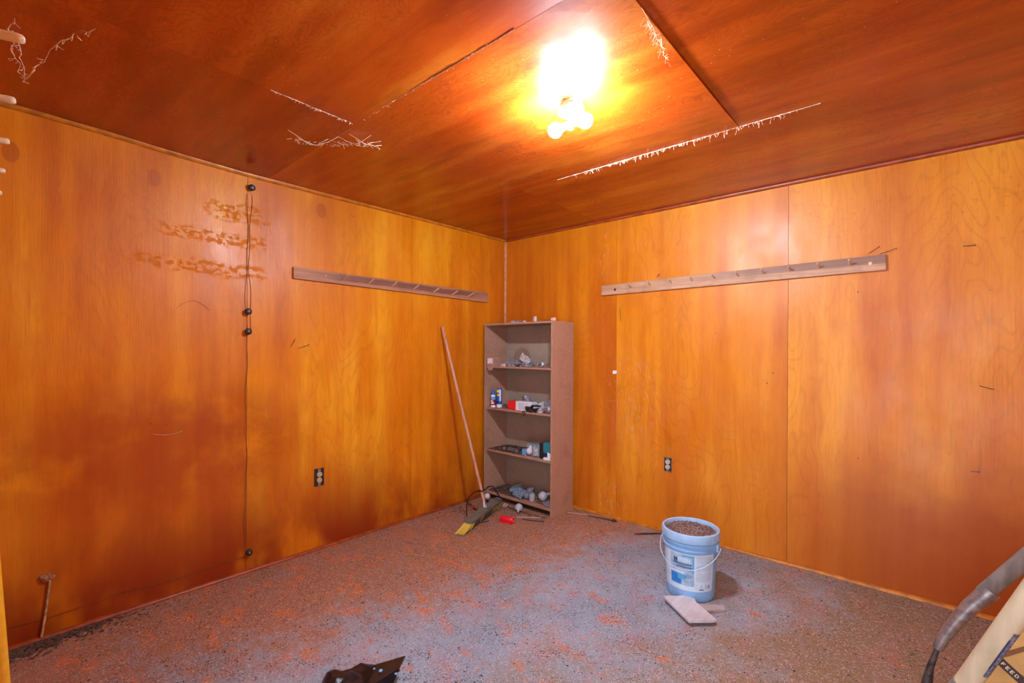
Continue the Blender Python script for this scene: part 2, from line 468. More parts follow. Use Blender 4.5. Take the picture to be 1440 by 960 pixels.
M['bagbrown'] = simple('brown_bag_print', (.20, .075, .025), .6, var=.1)
M['bagdark'] = simple('dark_bag_print', (.045, .022, .02), .55, var=.1)
M['bagletter'] = simple('cream_letters', (.66, .58, .42), .6, var=.04)
M['bulb'] = simple('lit_bulb_glass', (1, 1, 1), .4, var=0, emit=((.76, .90, 1.06), 1380.0))

# ------------------------------------------------------------------ room shell
def sag(x, y):
    k = [(-3.6, .012), (-3.1, .009), (-2.75, -.008), (-2.35, -.018), (-1.9, -.014), (-1.0, -.005), (0, 0)]
    y = max(-3.6, min(0, y)); z = 0
    for (a, za), (b, zb) in zip(k, k[1:]):
        if a <= y <= b: z = za + (zb - za) * (y - a) / (b - a)
    return z * math.exp(-max(x, 0) / .7)

def slab(bm, lo, hi, val, nx=1, ny=1, zf=None):
    """sheet with a face attribute 'panel'; subdivided in the xy plane"""
    lay = bm.faces.layers.float.get('panel') or bm.faces.layers.float.new('panel')
    before = set(bm.faces)
    for i in range(nx):
        for j in range(ny):
            x0 = lo[0] + (hi[0] - lo[0]) * i / nx; x1 = lo[0] + (hi[0] - lo[0]) * (i + 1) / nx
            y0 = lo[1] + (hi[1] - lo[1]) * j / ny; y1 = lo[1] + (hi[1] - lo[1]) * (j + 1) / ny
            vs = box(bm, (x0, y0, lo[2]), (x1, y1, hi[2]))
            if zf:
                for v in vs: v.co.z += zf(v.co.x, v.co.y)
    for f in bm.faces:
        if f not in before: f[lay] = val

XE, YS = 3.70, -3.45          # east and south wall faces
# floor
bm = bmesh.new(); box(bm, (-.15, YS - .9, -.1), (XE + .15, .15, 0)); struct('floor', bm, M['floor'])
# left wall (x = 0)
g_ = .0012
bm = bmesh.new()
for y0, y1, v in ((YS - .12, -2.34, .35), (-2.34, -1.12, .72), (-1.12, 0, .5)):
    slab(bm, (-.02, y0 + g_, 0), (0, y1 - g_, H + .01), v)
lay = bm.faces.layers.float.get('panel')
box(bm, (-.1, YS - .12, 0), (-.0202, .1, H + .06), mi=1)
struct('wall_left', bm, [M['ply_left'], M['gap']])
bm = bmesh.new()
for x0, x1, v in ((0, 1.22, .15), (1.22, 2.44, .52), (2.44, XE + .05, .80)):
    slab(bm, (x0 + g_ * .8, 0, 0), (x1 - g_ * .8, .02, H + .01), v)
box(bm, (-.1, .0202, 0), (XE + .1, .1, H + .06), mi=1)
struct('wall_back', bm, [M['ply_back'], M['gap']])
bm = bmesh.new()
for y0, y1, v in ((YS - .12, -2.44, .3), (-2.44, -1.22, .6), (-1.22, 0, .9)):
    slab(bm, (XE, y0 + g_, 0), (XE + .02, y1 - g_, H + .01), v)
box(bm, (XE + .0202, YS - .12, 0), (XE + .1, .1, H + .06), mi=1)
struct('wall_right', bm, [M['ply_other'], M['gap']])
DX0, DX1, DH = 2.56, 3.58, 2.08
bm = bmesh.new()
slab(bm, (0, YS - .10, 0), (DX0, YS, H + .06), .4)
slab(bm, (DX1, YS - .10, 0), (XE, YS, H + .06), .4)
slab(bm, (DX0, YS - .10, DH), (DX1, YS, H + .06), .4)
struct('wall_front', bm, [M['ply_front']])
# ceiling sheets
bm = bmesh.new()
J = .0007
rows = [(-1.01, 0, [(0, 1.05, .31), (1.05, 3.49, .55), (3.49, XE, .7)]),
        (-2.23, -1.01, [(0, 2.42, .83), (2.42, XE, .12)]),
        (YS - .1, -2.23, [(0, 1.04, .22), (1.04, 3.48, .64), (3.48, XE, .9)])]
for y0, y1, cs in rows:
    for x0, x1, v in cs:
        fn = sag
        if v == .83: fn = lambda x, y: sag(x, y) - .008 * max(0, min(1, (x - 1.9) / .52)) * max(0, min(1, (-1.0 - y) / .12)) * max(0, min(1, (y + 2.235) / .15))
        slab(bm, (x0 + J, y0 + J, H), (x1 - J, y1 - J, H + .02), v, 10, 6, fn)
box(bm, (-.1, YS - .12, H + .045), (XE + .1, .1, H + .1), mi=1)
struct('ceiling', bm, [M['ply_ceil'], M['gap']])
# mouldings
bm = bmesh.new(); quarter(bm, 'y', (0, H), YS, 0, .019, (1, -1), sag); struct('trim_1', bm, M['trim'], smooth=60)
bm = bmesh.new(); quarter(bm, 'x', (0, H), 0, XE, .017, (-1, -1), None)
struct('trim_2', bm, M['trim_dark'], smooth=60)
bm = bmesh.new(); quarter(bm, 'z', (0, 0), 0, H - .02, .014, (1, -1)); struct('trim_3', bm, M['trim_corner'], smooth=60)
bm = bmesh.new(); quarter(bm, 'y', (0, 0), YS, 0, .018, (1, 1)); struct('baseboard_left', bm, M['trim_dark'], smooth=60)
bm = bmesh.new(); quarter(bm, 'x', (0, 0), 0, XE, .018, (-1, 1)); struct('baseboard_back', bm, M['trim'], smooth=60)
# door opening frame behind the viewer
bm = bmesh.new()
box(bm, (DX0 - .02, YS - .14, 0), (DX0 + .0, YS - .0, DH + .02)); box(bm, (DX1, YS - .14, 0), (DX1 + .02, YS, DH + .02))
box(bm, (DX0 - .02, YS - .14, DH), (DX1 + .02, YS, DH + .02))
struct('trim_4', bm, M['trim'])

# ------------------------------------------------------------------ peg rails
def peg(bm, base, d, L, r=.0055):
    base = Vector(base); d = Vector(d).normalized()
    tube(bm, [base, base + d * L * .85, base + d * L * .97, base + d * L], [r, r, r * .85, r * .5], 10)

zc = 1.858
r = thing('peg_rail', 'long reddish-brown wooden peg rail on the left wall, dark stained along its middle', 'peg rail', (0, -1.17, zc), 'wooden peg rails')
bm = bmesh.new()
A_, B_ = (-2.071, 1.861), (-.26, 1.857)
prof = [(-2.071, -.037), (-2.071, .037), (-.275, .044), (-.262, .038), (-.268, .022), (-.255, .012), (-.258, -.018), (-.262, -.046), (-.29, -.048), (-1.2, -.041)]
Mx = Matrix(((0, 0, 1, 0), (1, 0, 0, 0), (0, 1, 0, zc), (0, 0, 0, 1)))
prism(bm, prof, .001, .020, Mx)
obj('board', bm, M['rail_left'], r, bevel=.0015)
for i, (py, pz) in enumerate(((-1.86, 1.872), (-1.695, 1.862), (-1.49, 1.862), (-1.29, 1.862), (-1.085, 1.860), (-.88, 1.858), (-.675, 1.855), (-.48, 1.858))):
    bm = bmesh.new(); L = .006 if i < 1 else .064
    peg(bm, (.019, py - (.0 if i < 1 else .035), pz - .014), (1, .0, .38), L + .012)
    obj('peg', bm, M['peg'], r, smooth=True)

r = thing('peg_rail', 'long pale-brown wooden peg rail on the back wall, rising to the right', 'peg rail', (2.0, 0, 1.866), 'wooden peg rails')
bm = bmesh.new()
prof = [(1.087, -.048), (1.094, -.01), (1.086, .034), (1.9, .043), (2.929, .052), (2.931, -.037), (2.0, -.043)]
Mx = Matrix(((1, 0, 0, 0), (0, 0, -1, 0), (0, 1, 0, 1.866), (0, 0, 0, 1)))
prism(bm, prof, .001, .020, Mx)
obj('board', bm, M['rail_back'], r, bevel=.0015)
for i, X in enumerate((1.36, 1.52, 1.683, 1.839, 1.992, 2.145, 2.302, 2.455, 2.609, 2.764)):
    bm = bmesh.new(); peg(bm, (X, -.019, 1.868 + .0006 * i * 2), (0, -1, .33), .064)
    obj('peg', bm, M['peg'], r, smooth=True)
for X, z_ in ((1.215, 1.858), (2.86, 1.873)):
    bm = bmesh.new(); lathe(bm, [(0, .003), (.009, .002), (.011, 0), (.011, -.003), (0, -.003)], (X, -.0215, z_), rot_to((0, -1, 0)), 14)
    obj('peg_hole_plug', bm, M['peg'] if X > 2 else M['steel_dark'], r, smooth=True, label='small round plug')

r = thing('peg_rail', 'wooden peg rail at the left picture edge, only its pale peg tips in view', 'peg rail', (1.2, YS, 1.85), 'wooden peg rails')
bm = bmesh.new(); box(bm, (.4, YS + .001, 1.81), (2.08, YS + .02, 1.895)); obj('board', bm, M['rail_left'], r, bevel=.0015)
for X in (1.99, 1.707, 1.424, 1.141, .858, .575):
    bm = bmesh.new(); peg(bm, (X, YS + .018, 1.846), (0.0, 1, .16), .066, .0075)
    obj('peg', bm, M['peg_pale'], r, smooth=True)

# loose nails and hooks in the walls
def nail(p, q, lab, r=.0016):
    bm = bmesh.new(); tube(bm, [p, q], r, 6)
    d = (Vector(q) - Vector(p)).normalized()
    lathe(bm, [(0, .002), (.004, .0015), (.004, 0), (0, 0)], q, rot_to(d), 8)
    tag(obj('bent_nail', bm, M['steel_dark'], origin=p), lab, 'nail', 'nails left in the plywood walls')
nail((2.90, -.001, 1.925), (2.975, -.018, 1.945), 'long thin nail sticking out over the right end of the pale peg rail')
nail((2.85, -.001, 1.935), (2.90, -.02, 1.965), 'short slanting nail above the pale peg rail, left of the longer one')
nail((1.56, -.001, 1.925), (1.585, -.02, 1.945), 'tiny nail above the left part of the pale peg rail')
nail((3.245, -.001, 1.921), (3.29, -.02, 1.917), 'flat-lying nail high on the wall far right of the pale peg rail')
nail((.001, -2.08, 1.372), (.012, -2.055, 1.424), 'upright bent nail below the reddish peg rail')
nail((.001, -2.03, 1.365), (.015, -1.965, 1.392), 'slanting bent nail right of the upright bent nail')
for p, q, lab in (((3.31, -.001, 1.19), (3.36, -.012, 1.175), 'dark staple-like nail at mid height near the right edge'),
                  ((3.28, -.001, .742), (3.31, -.012, .746), 'short dark nail low on the wall near the right edge'),
                  ((1.255, -.001, 1.60), (1.255, -.012, 1.70), 'thin upright nail just under the left end of the pale peg rail')):
    nail(p, q, lab)

# ------------------------------------------------------------------ white tag on the back wall
bm = bmesh.new(); box(bm, (1.193, -.012, 1.174), (1.226, -.0005, 1.201))
tag(obj('cable_clip', bm, M['white'], bevel=.002, origin=(1.21, 0, 1.187)), 'tiny white square clip on the back wall right of the bookcase', 'clip')

# ------------------------------------------------------------------ outlets without cover plates
def outlet(c, axis, lab, mats, w=.056, h=.098):
    r = thing('electrical_outlet', lab, 'outlet', c, 'uncovered wall outlets')
    c = Vector(c)
    if axis == 'x': A, O = V(0, 1, 0), V(1, 0, 0)
    else: A, O = V(1, 0, 0), V(0, -1, 0)
    R = Matrix(((A.x, 0, O.x, c.x), (A.y, 0, O.y, c.y), (0, 1, 0, c.z), (0, 0, 0, 1)))
    bm = bmesh.new()
    t = .004
    box(bm, (-w / 2, -h / 2, .0005), (-w / 2 + t, h / 2, .006), R); box(bm, (w / 2 - t, -h / 2, .0005), (w / 2, h / 2, .006), R)
    box(bm, (-w / 2, -h / 2, .0005), (w / 2, -h / 2 + t, .006), R); box(bm, (-w / 2, h / 2 - t, .0005), (w / 2, h / 2, .006), R)
    obj('box_rim', bm, mats[1], r)
    bm = bmesh.new(); box(bm, (-w / 2 + t, -h / 2 + t, .0004), (w / 2 - t, h / 2 - t, .0012), R); obj('box_inside', bm, mats[2], r)
    bm = bmesh.new(); box(bm, (-.010, -h / 2 + .001, .005), (.010, h / 2 - .001, .0075), R)
    lathe(bm, [(0, .0035), (.004, .003), (.004, 0), (0, 0)], R @ V(0, 0, .0075), R.to_3x3(), 10)
    obj('mounting_strap', bm, M['steel'], r)
    for s in (-1, 1):
        bm = bmesh.new(); prof = []
        for k in range(20):
            a = 2 * PI * k / 20; prof.append((.0165 * math.cos(a), s * .019 + max(-.0135, min(.0135, .0175 * math.sin(a)))))
        prism(bm, prof, .002, .012, R)
        rc = obj('receptacle', bm, mats[0], r)
        bm = bmesh.new()
        for dx in (-.006, .006): box(bm, (dx - .0012, s * .019 - .002, .0118), (dx + .0012, s * .019 + .006, .0125), R)
        box(bm, (-.002, s * .019 - .010, .0118), (.002, s * .019 - .006, .0125), R)
        obj('slots', bm, M['boxdark'], rc)
outlet((0, -1.885, .492), 'x', 'brown-faced wall outlet without cover plate in the left wall', (M['outlet'], M['boxdark'], M['boxdark']), .066, .118)
outlet((1.656, 0, .512), 'y', 'cream-faced wall outlet without cover plate in the back wall', (M['outlet_white'], M['boxgrey'], M['boxdark']), .060, .105)

# ------------------------------------------------------------------ black knobs with cord along the left seam
for (z_, y_, lab) in ((2.339, -2.326, 'black round knob topmost on the left wall seam, just under the ceiling'),
                      (1.587, -2.342, 'black round knob on the left wall seam, upper of the close pair'),
                      (1.466, -2.342, 'black round knob on the left wall seam, lower of the close pair'),
                      (.128, -2.331, 'black round knob near the floor on the left wall seam')):
    r = thing('wall_knob', lab, 'knob', (0, y_, z_), 'black knobs on the left wall seam')
    Rm = rot_to((1, 0, 0))
    bm = bmesh.new(); lathe(bm, [(0, 0), (.009, 0), (.008, .010), (.010, .016)], (.0, y_, z_), Rm, 16); obj('stem', bm, M['steel_dark'], r, smooth=True)
    bm = bmesh.new(); lathe(bm, [(0, .014), (.013, .014), (.019, .019), (.020, .027), (.017, .034), (.010, .037), (0, .037)], (0, y_, z_), Rm, 20); obj('head', bm, M['black'], r, smooth=True)
    bm = bmesh.new(); lathe(bm, [(0, .0395), (.004, .039), (.006, .0365), (0, .036)], (0, y_, z_), Rm, 10); obj('screw', bm, M['steel'], r, smooth=True)
bm = bmesh.new()
def wob(z, s=0): return .006 * math.sin(z * 9 + s) + .004 * math.sin(z * 23 + s * 2)
tube(bm, [(.004, -2.326 + wob(z / 20), z / 20) for z in range(29, 47)], .0013, 5)
tube(bm, [(.006, -2.345 + wob(z / 20, 2), z / 20) for z in range(3, 47)], .0013, 5)
tag(obj('thin_cord', bm, M['wire']), 'thin brown cord running down the left wall seam between the black knobs', 'cord')
bm = bmesh.new(); tube(bm, [(.004, -2.34 - (1.05 * i / 20), .10 + .006 * math.sin(i * .7)) for i in range(21)], .0014, 5)
tag(obj('thin_cord', bm, M['wire']), 'thin brown cord running level just above the left floor edge', 'cord')
bm = bmesh.new(); tube(bm, [(.004, -2.80 + .13 * i / 10, .904 - .012 * math.sin(PI * i / 10)) for i in range(11)], .001, 5)
tag(obj('thread', bm, M['web']), 'short pale sagging thread on the left wall at mid height', 'thread')
bm = bmesh.new(); tube(bm, [(.004, -2.70 + .16 * i / 12, 1.58 + .05 * math.sin(PI * i / 12)) for i in range(13)], .0008, 5)
tag(obj('thread', bm, M['wire']), 'thin arched hair-like thread on the left wall near the upper knobs', 'thread')

# mud nest with a stick below it
r = thing('mud_nest', 'small crumbly mud nest with a thin stick hanging down, low on the left wall', 'nest', (.01, -3.19, .279))
bm = bmesh.new()
for k in range(9):
    a = random.uniform(-.03, .03); b_ = random.uniform(-.014, .014); s = random.uniform(.007, .014)
    bmesh.ops.create_icosphere(bm, subdivisions=2, radius=s, matrix=Matrix.Translation((.008, -3.19 + a, .285 + b_)))
for v in bm.verts: v.co += Vector((0, 1, 1)) * noise.noise(v.co * 90) * .005
obj('clump', bm, M['mud'], r, smooth=80)
bm = bmesh.new(); tube(bm, [(.012, -3.19, .275), (.012, -3.197, .20), (.012, -3.207, .10), (.014, -3.218, .018)], [.0045, .005, .005, .0045], 8)
obj('stick', bm, M['straw'], r, smooth=True)

# ------------------------------------------------------------------ ceiling lamp
LC = V(1.926, -1.711, H)
r = thing('ceiling_lamp', 'bare twin-bulb ceiling lamp, lit, on a round porcelain base', 'lamp', LC)
bm = bmesh.new(); lathe(bm, [(0, 0), (.050, 0), (.052, -.012), (.049, -.014), (.049, -.018), (.055, -.020), (.057, -.028), (.057, -.038), (.050, -.044), (0, -.045)], LC, None, 40)
obj('base', bm, M['porcelain'], r, smooth=50)
bm = bmesh.new()
for a in (.6, 2.5, 4.4):
    bm = bmesh.new(); lathe(bm, [(0, -.047), (.003, -.0465), (.004, -.045), (0, -.044)], LC + V(.034 * math.cos(a), .034 * math.sin(a), 0), None, 8)
    obj('base_screw', bm, M['steel'], r, smooth=True)
bm = bmesh.new(); lathe(bm, [(0, -.044), (.012, -.044), (.012, -.062), (.015, -.065), (.015, -.085), (.011, -.090), (.011, -.112), (.009, -.117), (0, -.117)], LC, None, 20)
obj('stem', bm, M['brass'], r, smooth=40)
for (bx, by) in ((1.858, -1.733), (2.006, -1.722)):
    c = V(bx, by, 2.336); d = V(bx - LC.x, by - LC.y, 0).normalized()
    o0 = V(LC.x, LC.y, 2.352)
    d = (c - o0).normalized()
    bm = bmesh.new(); lathe(bm, [(0, .006), (.014, .006), (.0155, .012), (.0155, .024), (.013, .027)], o0, rot_to(d), 20)
    sk = obj('socket', bm, M['steel_dark'], r, smooth=40, label='dark bulb socket')
    L_ = (c - o0).length
    bm = bmesh.new(); lathe(bm, [(.012, .024), (.014, .030)] + [(.031 * math.sin(a), L_ - .031 * math.cos(a)) for a in [.55 + (PI - .55) * i / 12 for i in range(12)]] + [(0, L_ + .031)], o0, rot_to(d), 24)
    obj('bulb', bm, M['bulb'], r, smooth=True, label='glowing white bulb')

# ------------------------------------------------------------------ cobwebs
def strand(bm, a, b, sagk=.03, r=.0007, wig=.008, n=9):
    a = Vector(a); b = Vector(b); pts = []
    off = random.random() * 50
    for i in range(n + 1):
        t = i / n; p = a.lerp(b, t)
        k = math.sin(PI * t)
        p += noise.noise_vector(Vector((t * 4 + off, off, 0))) * wig * k; p.z -= sagk * k
        pts.append(p)
    tube(bm, pts, [r * random.uniform(.5, 1.5) for _ in pts], 4)
def cobweb(segs, lab, r=.0009, fuzz=12, wig=.02):
    bm = bmesh.new()
    for a, b, s in segs:
        strand(bm, a, b, s, r, wig)
        for k in range(fuzz):
            p = Vector(a).lerp(Vector(b), random.random()); p.z -= s * .8
            q = p + Vector((random.uniform(-1, 1), random.uniform(-1, 1), random.uniform(-1, 0))) * .02
            strand(bm, p, q, .002, r * .7, .004, 3)
    a = Vector(segs[0][0])
    tag(obj('cobweb', bm, M['web'], origin=a), lab, 'cobweb', 'cobwebs under the ceiling')
hh = H - .004
cobweb([((.70, -2.36, hh), (.80, -2.24, hh), .035), ((.80, -2.24, hh), (1.0, -2.12, hh), .04), ((.74, -2.42, hh), (.86, -2.22, hh), .05), ((.86, -2.22, hh), (.98, -2.05, hh), .03), ((.93, -2.2, hh), (.94, -2.02, hh), .02)],
       'dusty cobweb drooping from the ceiling joint left of the lamp', .0011, 10)
cobweb([((.46, -3.30, 2.40), (.80, -3.23, hh), .0), ((.46, -3.30, 2.40), (.62, -3.34, hh), .0), ((.46, -3.30, 2.40), (.75, -3.33, hh), .01), ((.80, -3.23, hh), (.98, -3.16, hh), .0), ((.62, -3.34, 2.42), (.85, -3.34, hh), .0)],
       'torn cobweb with dusty threads in the top left corner of the picture', .0012, 8)
cobweb([((2.41, -1.90, 2.434), (2.38, -1.76, 2.432), .02), ((2.41, -2.0, 2.434), (2.40, -1.86, 2.432), .012), ((2.42, -2.05, 2.434), (2.39, -1.82, 2.432), .02)],
       'wispy cobweb hanging at the dark ceiling joint right of the lamp', .0009, 14)
bm = bmesh.new()
for i in range(150):
    x = random.uniform(1.55, 2.62) if i < 130 else random.uniform(1.36, 2.74); y = -1.012 + random.uniform(-.004, .003)
    L = random.uniform(.004, .022) * (1 if random.random() < .8 else 1.8)
    strand(bm, (x, y, H - .001), (x + random.uniform(-.01, .01), y + random.uniform(-.012, .012), H - L), 0, .0008, .006, 3)
strand(bm, (1.35, -1.011, H - .0015), (2.75, -1.011, H - .0015), .0, .0011, .003, 40)
tag(obj('cobweb', bm, M['web']), 'fringe of dusty web threads along the long ceiling joint before the back wall', 'cobweb', 'cobwebs under the ceiling')
bm = bmesh.new()
for i in range(60):
    y = random.uniform(-2.62, -2.24); x = 1.042
    strand(bm, (x, y, H - .001), (x + random.uniform(-.01, .01), y + random.uniform(-.012, .012), H - random.uniform(.004, .014)), 0, .0007, .004, 3)
strand(bm, (1.042, -2.62, H - .002), (1.042, -2.24, H - .002), .001, .0013, .003, 20)
tag(obj('cobweb', bm, M['web']), 'pale web threads along the ceiling joint running to the upper left', 'cobweb', 'cobwebs under the ceiling')
bm = bmesh.new()
strand(bm, (1.06, -2.231, H - .0015), (2.05, -2.231, H - .0015), .0005, .0015, .002, 40)
for i in range(30):
    x = random.uniform(1.1, 2.0); strand(bm, (x, -2.231, H - .001), (x + random.uniform(-.01, .01), -2.231 + random.uniform(-.012, .012), H - random.uniform(.003, .01)), 0, .0006, .004, 3)
tag(obj('cobweb', bm, M['web']), 'pale web threads along the ceiling joint left of the lamp glow', 'cobweb', 'cobwebs under the ceiling')

# ------------------------------------------------------------------ bookcase
BR = V(.83, -.345, 0); th = math.radians(-1.0)
ux = V(math.cos(th), math.sin(th), 0); uy = V(-math.sin(th), math.cos(th), 0)
BW, BD, BH = .79, .30, 1.604
BO = BR - ux * BW          # front-left foot
BM = Matrix(((ux.x, uy.x, 0, BO.x), (ux.y, uy.y, 0, BO.y), (0, 0, 1, 0), (0, 0, 0, 1)))
def bk(x, y, z): return BM @ V(x, y, z)
r = thing('bookcase', 'tall narrow brown particle-board bookcase standing in the corner', 'bookcase', BO + ux * BW / 2 + uy * BD / 2)
T = .016
for x0 in (0, BW - T):
    bm = bmesh.new(); box(bm, (x0, 0, 0), (x0 + T, BD, BH), BM); obj('side_panel', bm, M['pboard'], r, bevel=.001)
bm = bmesh.new(); box(bm, (T, 0, BH - T), (BW - T, BD, BH), BM); obj('top_panel', bm, M['pboard'], r, bevel=.001)
bm = bmesh.new(); box(bm, (T, BD - .006, .03), (BW - T, BD - .001, BH - T), BM); obj('back_panel', bm, M['pback'], r, label='greyish back board with a round stain')
SH = [1.201, .820, .437]
for z in SH:
    bm = bmesh.new(); box(bm, (T, .012, z), (BW - T, BD - .006, z + .017), BM); obj('shelf', bm, M['pboard'], r, bevel=.001)
bm = bmesh.new(); box(bm, (T, .004, .050), (BW - T, BD - .006, .067), BM); obj('bottom_shelf', bm, M['pboard'], r, bevel=.001)
bm = bmesh.new(); box(bm, (T, .06, .001), (BW - T, .072, .050), BM); obj('toe_shade', bm, M['gap'], r, label='dark sheet standing in for the shade under the bottom shelf')  # added sheet that paints the shade of the open toe space

S1, S2, S3, S0, ST = SH[0] + .017, SH[1] + .017, SH[2] + .017, .067, BH

def crumple(name, c, size, mat, lab, cat, seed=0, sub=3, amp=.45, group=None, flat=True):
    bm = bmesh.new(); bmesh.ops.create_icosphere(bm, subdivisions=sub, radius=1)
    off = Vector((seed * 3.1, seed * 7.7, seed))
    for v in bm.verts:
        d = v.co.normalized(); n1 = noise.noise(d * 1.6 + off); n2 = abs(noise.noise(d * 4.5 + off))
        k = 1 + amp * n1 - amp * .9 * n2
        v.co = Vector((d.x * size[0] * k, d.y * size[1] * k, d.z * size[2] * k))
        if flat and v.co.z < -size[2] * .45: v.co.z = -size[2] * .45
    zmin = min(v.co.z for v in bm.verts)
    for v in bm.verts: v.co += Vector((c[0], c[1], c[2] - zmin))
    return tag(obj(name, bm, mat, origin=c, smooth=28), lab, cat, group)

def jar(name, c, r0, h, mat, lab, cat, lid=None, group=None):
    r = thing(name, lab, cat, c, group)
    bm = bmesh.new(); lathe(bm, [(0, 0), (r0 * .9, 0), (r0, .003), (r0, h * .75), (r0 * .75, h * .86), (r0 * .75, h * .9), (0, h * .9)], c, None, 20); obj('body', bm, mat, r, smooth=50)
    bm = bmesh.new(); lathe(bm, [(0, h), (r0 * .8, h), (r0 * .82, h * .86), (0, h * .86)], c, None, 20); obj('lid', bm, lid or M['steel'], r, smooth=50)
    return r

def globe(c, R, mat, lab, tilt=(0, 0, 1), cap=M['steel'], group='loose light bulbs on and by the bookcase', neck=True):
    """small light bulb: glass globe and screw cap; c is the resting point under the globe"""
    r = thing('light_bulb', lab, 'light bulb', c, group)
    cc = Vector(c) + V(0, 0, R)
    d = Vector(tilt).normalized(); Rm = rot_to(d)
    bm = bmesh.new(); lathe(bm, [(0, -R)] + [(R * math.sin(a), -R * math.cos(a)) for a in [PI * i / 12 for i in range(1, 10)]] + [(R * .42, R * 1.0), (R * .38, R * 1.25), (0, R * 1.27)], cc, Rm, 24)
    obj('globe', bm, mat, r, smooth=60)
    bm = bmesh.new(); pr = [(0, R * 1.2)]
    for i in range(6): pr += [(R * .40, R * (1.25 + i * .10)), (R * .36, R * (1.30 + i * .10))]
    pr += [(R * .2, R * 1.9), (0, R * 1.95)]
    lathe(bm, pr, cc, Rm, 16); obj('screw_cap', bm, cap, r, smooth=40)
    return r

# --- on top of the bookcase
p = bk(.27, .10, ST); crumple('crumpled_foil', p, (.035, .025, .018), M['clearfilm'], 'small whitish crumpled scrap on top of the bookcase, left of the others', 'scrap', 3, group='scraps on top of the bookcase')
p = bk(.345, .09, ST); crumple('crumpled_foil', p, (.03, .03, .020), M['greyfilm'], 'small grey crumpled scrap on top of the bookcase', 'scrap', 4, group='scraps on top of the bookcase')
p = bk(.395, .11, ST); crumple('crumpled_foil', p, (.025, .02, .014), M['clearfilm'], 'pale crumpled scrap beside the grey one on the bookcase top', 'scrap', 5, group='scraps on top of the bookcase')
p = bk(.54, .08, ST); jar('small_bottle', p, .017, .05, M['frost'], 'tiny frosted bottle standing in the middle of the bookcase top', 'bottle', M['peach'])
bm = bmesh.new()
tube(bm, [bk(.60 + .17 * t / 12, .09 + .03 * math.sin(t), ST + .004 + .018 * abs(math.sin(t * .6))) for t in range(13)], .002, 6)
tag(obj('wire_scrap', bm, M['steel_dark'], origin=bk(.6, .09, ST)), 'loopy grey wire lying on the right half of the bookcase top', 'wire')
p = bk(.745, .07, ST)
bm = bmesh.new(); lathe(bm, [(0, -.022), (.012, -.020), (.016, -.01), (.016, .018), (.010, .024), (0, .024)], p + V(0, 0, .016), rot_to((1, .1, .05)), 16)
tag(obj('plastic_cap', bm, M['peach'], smooth=50, origin=p), 'small peach plastic cap at the right end of the bookcase top', 'cap')  # loose peach plastic cap lying on its side

# --- shelf 1
r = thing('cardboard_box', 'small brown box with a white square label at the left end of the upper shelf', 'box', bk(.05, .05, S1))
bm = bmesh.new(); box(bm, (.030, .005, S1), (.115, .10, S1 + .082), BM); obj('carton', bm, M['card'], r, bevel=.002)
bm = bmesh.new(); box(bm, (.040, .0035, S1 + .020), (.104, .0055, S1 + .070), BM); obj('label', bm, M['white'], r, label='plain white square label')
bm = bmesh.new()
lathe(bm, [(0, -.0035), (.034, -.0035), (.036, 0), (.034, .0035), (0, .0035)], bk(.078, .003, S1 - .010), rot_to(BM.to_3x3() @ V(0, 1, 0)), 28)
tag(obj('card_disc', bm, M['card'], smooth=30, origin=bk(.078, 0, S1 - .01)), 'round tan disc stuck on the upper shelf edge under the small labelled box', 'disc')
for i, (x, y, sx, sy, sz, mt, lb) in enumerate((
        (.27, .10, .075, .06, .050, 'greyfilm', 'dark grey crumpled plastic bag on the upper shelf, left of the clear packet'),
        (.38, .14, .10, .07, .035, 'greyfilm', 'flat grey crumpled plastic sheet lying behind the clear packet on the upper shelf'),
        (.20, .05, .030, .025, .020, 'clearfilm', 'little pale crumpled packet at the front of the upper shelf'),
        (.47, .06, .05, .04, .018, 'greyfilm', 'small grey wad at the front middle of the upper shelf'),
        (.56, .13, .035, .03, .034, 'clearfilm', 'small pale wad right of the clear packet on the upper shelf'))):
    crumple('crumpled_bag', bk(x, y, S1), (sx, sy, sz), M[mt], lb, 'plastic bag', 11 + i, group='crumpled bags on the upper shelf')
bm = bmesh.new()
bmesh.ops.create_grid(bm, x_segments=8, y_segments=8, size=.5)
for v in bm.verts:
    a, b_ = v.co.x, v.co.y; nz = noise.noise(Vector((a * 5, b_ * 5, 2))) * .014
    q = Vector(((a * .10 + b_ * .03) + .44, .07 + nz, S1 + .07 - a * .06 + b_ * .055 + .0))
    v.co = BM @ q
bmesh.ops.solidify(bm, geom=bm.faces[:], thickness=.004)
tag(obj('clear_packet', bm, M['clearfilm'], smooth=30, origin=bk(.44, .07, S1)), 'shiny clear plastic packet propped up in the middle of the upper shelf', 'packet')
p = bk(.635, .05, S1)
r = thing('metal_knob', 'round shiny metal knob near the right end of the upper shelf', 'knob', p)  # round metal knob with a dark centre
bm = bmesh.new(); lathe(bm, [(0, -.012), (.012, -.012), (.020, -.004), (.026, .002), (.026, .010), (.018, .016), (0, .018)], p + V(0, 0, .026), rot_to((.1, -1, .1)), 24); obj('body', bm, M['steel'], r, smooth=50)
bm = bmesh.new(); lathe(bm, [(0, .018), (.007, .020), (.006, .024), (0, .025)], p + V(0, 0, .026), rot_to((.1, -1, .1)), 12); obj('centre', bm, M['black'], r, smooth=50)
bm = bmesh.new(); tube(bm, [bk(.66 + .1 * t / 8, .07, S1 + .015 + .015 * math.sin(t * .7)) for t in range(9)], .003, 6)
tag(obj('bent_rod', bm, M['steel_dark'], origin=bk(.66, .07, S1)), 'thin bent metal rod between the two round metal pieces on the upper shelf', 'rod')
p = bk(.745, .05, S1); bm = bmesh.new(); lathe(bm, [(0, -.014), (.017, -.012), (.020, 0), (.016, .012), (.008, .016), (0, .016)], p + V(0, 0, .020), rot_to((-.5, -1, .1)), 20)
